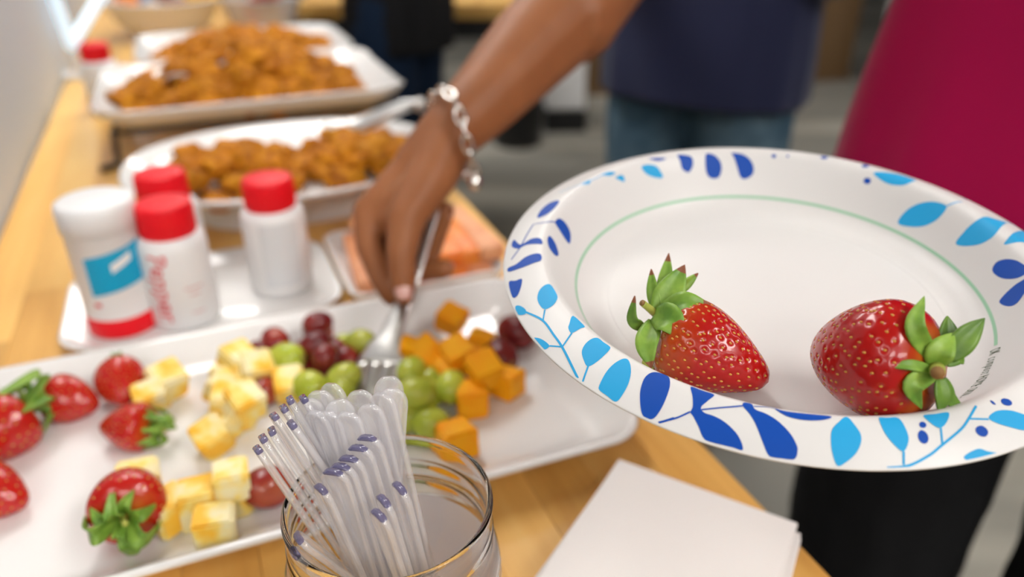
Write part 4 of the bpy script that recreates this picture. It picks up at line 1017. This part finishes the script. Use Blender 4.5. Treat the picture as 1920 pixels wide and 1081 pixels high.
LEAVES=[
 ('l',[(-123.0,-32.6),(-121.1,-33.4),(-118.7,-37.2),(-118.8,-39.8),(-121.6,-38.8),(-122.8,-35.8)]),
 ('l',[(-113.5,-31.7),(-111.8,-26.8),(-107.8,-24.8),(-105.5,-30.7),(-105.0,-35.5),(-107.0,-39.9),(-110.6,-41.0),(-112.9,-36.8)]),
 ('l',[(-115.9,-54.6),(-112.8,-56.5),(-109.6,-61.3),(-111.7,-62.3),(-114.3,-57.9)]),
 ('l',[(-101.1,-53.2),(-99.1,-48.3),(-95.1,-55.3),(-97.0,-57.1),(-100.4,-58.5),(-101.6,-55.8)]),
 ('l',[(-90.8,-63.3),(-88.5,-66.2),(-86.2,-69.9),(-89.8,-74.1),(-95.1,-76.7),(-96.8,-73.1),(-97.1,-68.6),(-94.9,-65.1)]),
 ('l',[(-80.6,-76.8),(-79.8,-82.1),(-81.2,-87.6),(-84.0,-92.0),(-86.6,-93.8),(-89.4,-90.7),(-91.9,-87.7),(-91.8,-85.7),(-88.5,-80.6),(-84.5,-77.5)]),
 ('d',[(-70.9,-84.6),(-66.9,-85.6),(-66.6,-90.6),(-68.2,-95.3),(-71.3,-100.6),(-74.6,-103.3),(-77.8,-100.9),(-77.9,-93.9),(-76.4,-88.8),(-74.2,-85.9)]),
 ('d',[(-61.4,-103.6),(-60.3,-101.6),(-59.8,-97.9),(-59.5,-93.1),(-55.6,-95.3),(-52.0,-97.7),(-55.0,-100.4),(-57.5,-102.3),(-56.9,-104.4),(-53.5,-106.4),(-50.0,-109.5),(-46.9,-114.3),(-46.2,-118.8),(-49.4,-117.6),(-52.4,-116.4),(-57.9,-113.8),(-59.6,-108.6),(-60.7,-105.3)]),
 ('d',[(-42.4,-101.9),(-40.0,-102.5),(-39.5,-105.4),(-36.3,-107.5),(-33.0,-110.5),(-30.0,-114.9),(-28.6,-119.1),(-28.7,-121.3),(-30.3,-123.6),(-34.5,-122.9),(-38.0,-121.9),(-39.3,-117.6),(-40.4,-111.4),(-41.6,-107.4),(-43.3,-103.8)]),
 ('d',[(-32.5,-105.5),(-29.1,-106.7),(-23.4,-107.9),(-14.5,-109.6),(-17.5,-111.3),(-24.3,-111.0),(-29.8,-108.9)]),
 ('l',[(-9.3,-109.9),(-8.0,-112.9),(-6.7,-116.8),(-7.5,-120.0),(-10.1,-123.3),(-13.8,-125.7),(-16.8,-126.7),(-17.6,-123.6),(-17.3,-119.5),(-15.8,-115.1),(-12.6,-112.2)]),
 ('l',[(1.4,-110.9),(4.6,-110.8),(7.9,-111.0),(9.0,-115.0),(8.8,-119.1),(5.9,-122.9),(3.3,-120.7),(1.3,-116.1)]),
 ('l',[(16.9,-110.2),(21.5,-109.4),(26.2,-108.8),(24.4,-112.3),(21.2,-114.8),(18.7,-113.7)]),
 ('l',[(39.7,-110.2),(43.6,-107.5),(48.8,-106.7),(53.7,-107.7),(58.9,-109.1),(56.5,-111.7),(51.2,-113.5),(46.1,-113.0),(41.7,-111.9)]),
 ('d',[(15.8,-117.4),(15.6,-118.8),(14.8,-119.9),(13.7,-120.4),(12.7,-120.0),(12.2,-118.9),(12.4,-117.5),(13.2,-116.3),(14.3,-115.8),(15.3,-116.3)]),
 ('d',[(16.4,-114.3),(15.8,-114.8),(15.0,-115.0),(14.3,-114.7),(14.1,-114.1),(14.3,-113.5),(14.9,-112.9),(15.7,-112.7),(16.3,-113.0),(16.6,-113.6)]),
 ('d',[(36.9,-116.3),(35.7,-117.1),(34.4,-117.1),(33.4,-116.5),(33.1,-115.4),(33.7,-114.2),(34.9,-113.5),(36.2,-113.4),(37.2,-114.1),(37.5,-115.2)]),
 ('d',[(50.8,-104.2),(49.9,-104.8),(48.7,-105.0),(47.6,-104.7),(47.1,-103.9),(47.4,-102.9),(48.4,-102.2),(49.5,-102.1),(50.6,-102.5),(51.1,-103.3)]),
 ('d',[(44.5,-105.0),(44.1,-105.0),(43.7,-104.8),(43.3,-104.2),(43.2,-103.7),(43.3,-103.3),(43.6,-103.2),(44.1,-103.5),(44.4,-104.1),(44.6,-104.6)]),
 ('l',[(26.0,-123.9),(31.6,-121.3),(34.9,-121.8),(38.3,-122.2),(34.8,-123.3),(27.5,-125.1)]),
 ('d',[(72.0,76.9),(71.6,76.4),(70.8,76.4),(69.9,77.0),(69.1,77.9),(68.9,78.8),(69.3,79.3),(70.1,79.2),(71.1,78.6),(71.8,77.7)]),
 ('d',[(73.1,86.1),(72.2,84.7),(71.3,84.5),(70.3,84.8),(69.6,85.5),(69.5,86.2),(70.0,86.8),(71.4,87.9),(72.9,88.7),(73.5,87.7)]),
 ('l',[(73.7,79.6),(81.2,76.4),(88.0,72.9),(91.2,67.6),(86.1,65.6),(80.9,68.9),(76.5,73.9)]),
 ('l',[(80.4,53.3),(83.7,55.4),(88.7,53.9),(93.8,49.6),(97.2,43.6),(93.9,41.4),(89.4,43.1),(85.0,47.2)]),
 ('l',[(96.1,24.5),(99.5,26.6),(103.1,27.0),(107.6,26.7),(111.6,24.6),(117.3,24.9),(107.5,14.6),(103.2,13.9),(99.8,17.3)]),
 ('l',[(106.4,5.3),(110.6,9.2),(125.6,21.9),(126.0,16.1),(126.6,10.2),(122.4,8.5),(112.9,2.3)]),
 ('d',[(100.0,-2.3),(102.0,0.2),(104.2,-2.3),(105.6,-7.1),(105.9,-12.4),(106.1,-17.3),(103.7,-17.6),(101.7,-15.6),(100.1,-9.5)]),
 ('d',[(94.8,-21.2),(97.2,-19.3),(100.3,-18.9),(102.7,-19.8),(105.2,-20.3),(104.6,-22.8),(99.3,-27.6),(96.1,-29.7),(94.7,-27.3)]),
 ('d',[(-28.8,106.0),(-23.9,106.5),(-20.3,105.6),(-19.9,102.8),(-22.1,100.3),(-24.4,100.0),(-26.6,100.8),(-27.6,103.4)]),
 ('d',[(-11.8,108.1),(-7.4,107.8),(-3.8,105.3),(-3.1,102.7),(-4.7,100.3),(-8.5,99.7),(-11.5,100.7),(-12.5,103.6)]),
 ('d',[(3.1,108.7),(8.8,107.8),(13.0,105.4),(15.1,102.5),(14.5,100.2),(10.6,99.2),(7.7,100.0),(6.0,102.9),(4.3,106.5)]),
 ('l',[(-50.9,94.6),(-48.1,96.7),(-42.8,97.9),(-39.8,96.9),(-38.2,95.0),(-43.0,93.5),(-48.4,93.0)]),
 ('d',[(-46.1,101.4),(-37.0,102.9),(-36.7,102.1),(-41.8,100.3)]),
 ('d',[(27.7,104.5),(27.3,104.0),(26.7,103.8),(25.9,103.9),(25.3,104.4),(25.2,104.9),(25.5,105.4),(26.1,105.6),(26.9,105.4),(27.5,105.0)]),
 ('d',[(34.5,103.0),(34.3,102.7),(33.9,102.5),(33.5,102.6),(33.2,102.9),(33.1,103.3),(33.3,103.6),(33.6,103.7),(34.1,103.6),(34.4,103.3)]),
 ('d',[(54.5,97.4),(53.9,96.7),(52.9,96.4),(51.7,96.6),(50.9,97.3),(50.8,98.1),(51.3,98.8),(52.8,99.9),(54.1,100.2),(54.8,99.2)]),
 ('d',[(72.8,84.9),(72.2,84.3),(71.2,84.2),(70.1,84.5),(69.4,85.1),(69.2,85.7),(69.7,86.2),(70.7,86.3),(72.1,86.6),(72.9,86.1)]),
 ('d',[(-102.7,32.7),(-100.4,37.8),(-96.9,39.0),(-94.6,36.9),(-95.1,30.9),(-96.9,29.3),(-100.3,30.5)]),
 ('d',[(-107.2,15.7),(-105.8,19.8),(-103.0,18.1),(-101.9,13.1),(-103.9,8.8),(-106.6,10.0)]),
 ('d',[(-111.4,37.8),(-109.4,46.6),(-104.4,53.4),(-99.6,52.5),(-102.2,45.0),(-106.7,38.6)]),
 ('d',[(-124.5,16.1),(-123.4,22.0),(-120.2,14.1),(-114.9,16.2),(-110.5,14.2),(-110.3,9.1),(-117.4,11.7),(-121.4,10.9)]),
 ('d',[(-126.3,-2.7),(-122.3,-2.3),(-117.6,1.1),(-111.3,0.5),(-111.1,-5.3),(-115.4,-6.6),(-121.6,-7.0),(-125.9,-6.1)]),
 ('d',[(-125.9,-14.3),(-122.8,-15.3),(-120.0,-15.8),(-120.4,-21.2),(-122.2,-26.4),(-124.4,-25.5)]),
 ('l',[(-75.0,81.8),(-70.5,85.3),(-66.6,85.8),(-70.7,82.4)]),
 ('l',[(-66.8,83.5),(-62.7,86.6),(-61.4,84.6),(-64.9,83.5)]),
 ('l',[(-86.9,71.1),(-81.5,75.7),(-82.7,71.7)]),
]
VINES=[
 ('l',0.89,[(-118.7,-38.7),(-111.8,-47.0),(-107.7,-56.6),(-104.7,-63.9),(-101.7,-73.3),(-99.5,-80.3)]),
 ('l',0.65,[(-110.6,-41.2),(-111.6,-47.1)]),
 ('l',0.65,[(-109.6,-61.5),(-104.7,-64.1)]),
 ('l',0.73,[(-104.4,-64.0),(-100.4,-58.5)]),
 ('l',0.73,[(-95.2,-76.3),(-97.8,-82.3)]),
 ('d',0.81,[(-72.7,-105.0),(-70.4,-104.9),(-67.2,-104.6)]),
 ('d',0.68,[(-71.6,-104.9),(-66.3,-104.7),(-61.4,-103.4)]),
 ('d',0.57,[(-57.5,-103.3),(-51.8,-103.5),(-46.9,-103.7),(-42.8,-103.6)]),
 ('d',0.40,[(-39.6,-104.1),(-33.4,-104.4),(-31.4,-105.8)]),
 ('l',0.81,[(5.9,-122.9),(4.7,-127.0)]),
 ('l',0.81,[(-1.0,-127.9),(6.4,-127.2),(14.0,-124.1),(18.9,-121.1),(28.0,-115.1),(32.7,-110.7),(37.2,-105.8)]),
 ('l',0.73,[(21.2,-114.8),(19.7,-120.5)]),
 ('l',0.65,[(32.5,-111.1),(39.5,-110.8)]),
 ('l',0.65,[(97.2,43.6),(100.7,42.7),(103.7,42.2)]),
 ('l',0.65,[(117.3,24.9),(123.6,29.2),(124.3,26.0)]),
 ('d',0.65,[(110.4,62.9),(112.3,59.3),(109.8,49.7)]),
 ('d',0.65,[(119.1,44.1),(120.1,41.4),(121.0,38.4)]),
 ('d',0.65,[(-113.7,31.2),(-107.9,30.0),(-102.6,32.9)]),
 ('d',0.65,[(-124.7,3.3),(-120.6,11.1),(-117.2,21.5),(-113.7,31.2)]),
 ('l',0.48,[(-98.9,65.6),(-86.4,70.9),(-74.5,81.6)]),
]
def clampr(x, y, m=.1278):
    r = math.hypot(x, y); return (x, y) if r <= m else (x * m / r, y * m / r)
for c, pts in LEAVES:
    pp = smooth2([(x / 1000, y / 1000) for x, y in pts]); pp = [clampr(*p) for p in pp]
    pprint('printed_leaf', on_plate_mesh('printed_leaf', pp), M['ink_dark'] if c == 'd' else M['ink_light'])
for c, w, pts in VINES:
    q = crom([(x / 1000, y / 1000, 0) for x, y in pts], 6); a = []; b = []; w = w / 1000
    for i, p in enumerate(q):
        t = (q[min(i + 1, len(q) - 1)] - q[max(i - 1, 0)]).normalized(); s = Vector((-t.y, t.x, 0)) * (w / 2)
        a.append(p + s); b.append(p - s)
    vs = []; fs = []
    for i in range(len(q)):
        for p in (a[i], (a[i] + b[i]) / 2, b[i]):
            x, y = clampr(p.x, p.y); vs.append((x, y, prof(math.hypot(x, y)) + .00016))
    for i in range(len(q) - 1):
        for k in (0, 1): fs.append((3 * i + k, 3 * i + k + 1, 3 * i + 4 + k, 3 * i + 3 + k))
    me = mesh('printed_vine', vs, fs); me.flip_normals() if me.polygons[0].normal.z < 0 else None
    pprint('printed_vine', me, M['ink_dark'] if c == 'd' else M['ink_light'])
# the green ring, open where the lettering stands
vs = []; fs = []; N0, N1 = -29.5, 296.0
for i in range(241):
    t = math.radians(N0 + (N1 - N0) * i / 240)
    for r in (.0934, .0939, .0944): vs.append((r * math.cos(t), r * math.sin(t), prof(r) + .00016))
for i in range(240):
    for k in (0, 1): fs.append((3 * i + k, 3 * i + k + 1, 3 * i + 4 + k, 3 * i + 3 + k))
pprint('printed_ring', mesh('printed_ring', vs, fs), M['ink_green'])
txt = 'OK compost HOME OKW-'; ang = -31.0; bm = bmesh.new()
adv = {'m': 1.45, 'M': 1.45, 'W': 1.55, ' ': .6, 't': .65, 'O': 1.2, 'H': 1.15, 'K': 1.1, '-': .6}
for chx in txt:
    w_ = adv.get(chx, 1.0)
    ang -= w_ * .62
    if chx != ' ':
        me = text_mesh(chx, .0042, .00002); t = math.radians(ang)
        for v in me.vertices:
            # letters stand with their feet towards the rim
            x, y = v.co.x * .66, v.co.y * 1.05
            r = .0937 + y; a = t - x / .0937
            v.co = Vector((r * math.cos(a), r * math.sin(a), prof(r) + .00018))
        bm.from_mesh(me)
    ang -= w_ * .62
me = bpy.data.meshes.new('printed_text'); bm.to_mesh(me); bm.free()
pprint('printed_text', me, M['ink_text'])

# ------------------------------------------------------------------ the serving fork in the hand
e = empty('serving_fork', at(700, 770, .556)); tag(e, 'steel serving fork held by the reaching hand over the fruit', 'fork')
SF = [(812, 388, .640), (797, 440, .630), (775, 515, .615), (757, 565, .610), (744, 598, .603), (733, 628, .596), (722, 655, .590), (716, 680, .585)]
wd = [.013, .013, .0125, .0135, .0155, .019, .029, .0385]
path = crom([at(*p) for p in SF], 5); ww = [q.x for q in crom([(w, 0, 0) for w in wd], 5)]
sidev = (RT * .93 - UP * .25 - FW * .22)
wlink('handle', strip('handle', path, ww, .0030, sidev), M['steel'], e)
ends = at(700, 772, .562); st = at(716, 679, .585)
for k in (-1.5, -.5, .5, 1.5):
    sv = (sidev - (ends - st).normalized() * sidev.dot((ends - st).normalized())).normalized()
    a = st + sv * k * .0097; b = ends + sv * k * .0086; mid = a.lerp(b, .5) + FW * .002
    wlink('tine', strip('tine', crom([a, mid, b], 6), [.0088, .0082, .0076, .0072, .007, .0068, .0066, .0063, .006, .0055, .0048, .0038, .002], .0026, sidev), M['steel'], e)

# ------------------------------------------------------------------ glass jar with clear plastic forks
JX, JY, JR = -.0512, .2416, 1.0227
je = empty('glass_jar', (JX, JY, TABLE_Z)); tag(je, 'clear glass jar full of plastic forks at the table front', 'jar')
H = JR - TABLE_Z
outer = [(.0400, .0005), (.0435, .003), (.0455, .008), (.0460, .02), (.0462, H - .042), (.0462, H - .034), (.0450, H - .028), (.0432, H - .024), (.0428, H - .020), (.0434, H - .0175), (.0434, H - .0155), (.0428, H - .013), (.0428, H - .006), (.0432, H - .0042)] + [(.0421 + .0013 * math.cos(a), H - .0016 + .0016 * math.sin(a)) for a in [math.pi * k / 10 - .3 for k in range(12)]]
inner = [(.0409, H - .004), (.0409, H - .012), (.0409, H - .022), (.0416, H - .027), (.0440, H - .036), (.0440, .010), (.0425, .0065), (.036, .005)]
link('glass', lathe('glass', [(p.x, p.y) for p in crom([(r, z, 0) for r, z in outer + inner], 3)], 128), M['jar'], je)
link('pale_backing', patch('pale_backing', .0464, .95, .85, .012, .084, 24, .0002), M['label'], je)  # added patch on the far wall, brightens the view into the jar
def fork_mesh():
    """handle of a clear plastic fork: a thin web with thick edges, its end rounded; z runs down from the tip, length 1"""
    L = .160; R = []; ts = [0, .0004, .0012, .0025, .0045, .007, .010, .016, .03, .05, .07, .085, .10, .108]
    for t in ts:
        if t < .0065: w = .0062 * math.sqrt(max(.0, 1 - (1 - (t + .0006) / .0071) ** 2))
        else: w = .0062 - (.0062 - .0032) * min(1, (t - .0065) / .085)
        w = max(w, .0008); ed = .0015; f = min(1, max(0, (t - .0012) / .0035)); web = .0014 - .00095 * f; e_ = min(.0012, w * .45)
        x1, x2 = w - e_, w - e_ * 1.7 if w > .003 else w * .3
        R.append([(-w, -ed * .6, t), (-x1, -ed, t), (-x2, -web, t), (x2, -web, t), (x1, -ed, t), (w, -ed * .6, t), (w, ed * .6, t), (x1, ed, t), (x2, web, t), (-x2, web, t), (-x1, ed, t), (-w, ed * .6, t)])
    me = rings_mesh('handle', R, True, True)
    for p in me.polygons:
        if p.center.z < .0013: p.material_index = 1
    # head with four tines
    bm = bmesh.new(); H_ = [(.107, .0032), (.113, .007), (.120, .0115), (.128, .012)]
    hm = rings_mesh('t', [[(-w, -.0008, t), (w, -.0008, t), (w, .0008, t), (-w, .0008, t)] for t, w in H_]); bm.from_mesh(hm)
    for k in (-1.5, -.5, .5, 1.5):
        x = k * .0064; bm.from_mesh(rings_mesh('t', [[(x - w, -.0008, t), (x + w, -.0008, t), (x + w, .0008, t), (x - w, .0008, t)] for t, w in ((.128, .0022), (.145, .002), (.157, .0016), (.160, .0005))]))
    hd = bpy.data.meshes.new('tines'); bm.to_mesh(hd); bm.free()
    me.materials.append(M['plastic']); me.materials.append(M['plastic_tip']); hd.materials.append(M['plastic_head'])
    return me, hd
fk_me, fk_head = fork_mesh()
fk_clear = fk_me.copy()
for p in fk_clear.polygons: p.material_index = 0
def fork(px, py, d, bx, by, roll, label, group, me=None):
    tip = at(px, py, d); base = Vector((JX + bx, JY + by, TABLE_Z + .0085)); L = (base - tip).length
    o = link('plastic_fork', me or fk_me); h = link('tines', fk_head, None, o)
    z = (base - tip).normalized(); x = (RT - z * RT.dot(z)).normalized(); y = z.cross(x)
    m = Matrix((x, y, z)).transposed().to_4x4() @ Matrix.Rotation(roll, 4, 'Z') @ Matrix.Diagonal((1, 1, min(1.08, (L - .002) / .160), 1)); m.translation = tip
    o.matrix_basis = m; tag(o, label, 'fork', group)
ORD = ['first', 'second', 'third', 'fourth', 'fifth', 'sixth', 'seventh', 'eighth']
FA = [(481, 839, .300), (491, 818, .303), (508, 804, .306), (512, 777, .308), (530, 762, .310), (542, 746, .312), (545, 792, .304), (567, 744, .312)]
for i, (x, y, d) in enumerate(FA): fork(x, y, d, .012 + .0028 * i, -.010 + .003 * i, .95 + .08 * (i % 3), ORD[i] + ' clear plastic fork of the fan leaning left, counted from the lowest tip', 'clear forks fanned to the left')
FB = [(574, 750, .312), (596, 734, .314), (611, 773, .308), (619, 720, .316), (631, 751, .311), (670, 734, .314), (690, 760, .309), (713, 738, .313), (730, 707, .317), (737, 730, .313), (650, 775, .306), (588, 772, .309)]
for i, (x, y, d) in enumerate(FB): fork(x, y, d, -.014 + .0055 * (i % 8), .010 - .004 * (i % 5), -.25 + .22 * (i % 4), 'clear plastic fork standing tall at the back of the jar', 'clear forks at the back of the jar', fk_clear)
FC = [(623, 882, .290), (637, 872, .292), (652, 857, .294), (670, 837, .297), (687, 818, .300)]
for i, (x, y, d) in enumerate(FC): fork(x, y, d, .004 + .004 * i, -.008 + .002 * i, .30, ORD[i] + ' clear plastic fork of the stepped row in mid jar, counted from the left', 'clear forks nested in a stepped row')
fork(600, 913, .292, .006, -.01, .8, 'clear plastic fork leaning just left of the stepped row', 'clear forks in the jar front')
fork(748, 911, .290, .024, -.004, .9, 'clear plastic fork standing apart on the right in the jar', 'clear forks in the jar front')
fork(718, 935, .285, .022, -.012, .9, 'clear plastic fork behind the nearest upright one', 'clear forks in the jar front')
fork(709, 962, .280, .020, -.014, .8, 'nearest upright clear plastic fork in the jar', 'clear forks in the jar front')
fork(557, 1005, .300, .034, .006, .9, 'clear plastic fork lying low to the left, upper of two', 'clear forks in the jar front')
fork(551, 1034, .296, .034, -.004, .9, 'clear plastic fork lying low to the left, lower of two', 'clear forks in the jar front')

# ------------------------------------------------------------------ paper napkins
nap_me = box('napkin', (-.056, -.056, 0), (.056, .056, .0011), .0004, 1); nap_me.materials.append(M['napkin'])
na = math.atan2(-.073 + 0, 1)
c0 = onz(1160, 866, TABLE_Z + .016); c1 = onz(1455, 972, TABLE_Z + .016); dx = (c1 - c0); dx.z = 0; dx.normalize(); dy = Vector((dx.y, -dx.x, 0))
rz0 = math.atan2(dx.y, dx.x)
ctr = c0 + dx * .056 + dy * .056
for i in range(15):
    o = link('napkin', nap_me); turn = rnd(-.03, .03)
    sh = dx * rnd(-.002, .002) + dy * rnd(-.002, .002)
    if i < 8: turn = .05 + rnd(-.015, .015); sh = dx * .006 + dy * .002 + sh * .5
    if i == 14: turn = 0; sh = Vector((0, 0, 0))
    o.location = (ctr.x + sh.x, ctr.y + sh.y, TABLE_Z + .0002 + i * .00125); o.rotation_euler = (0, 0, rz0 + turn)
    tag(o, 'white folded paper napkin, topmost of the stack at the table edge' if i == 14 else 'white folded paper napkin lower in the stack at the table edge', 'napkin', 'napkins in the stack' if i < 14 else None)
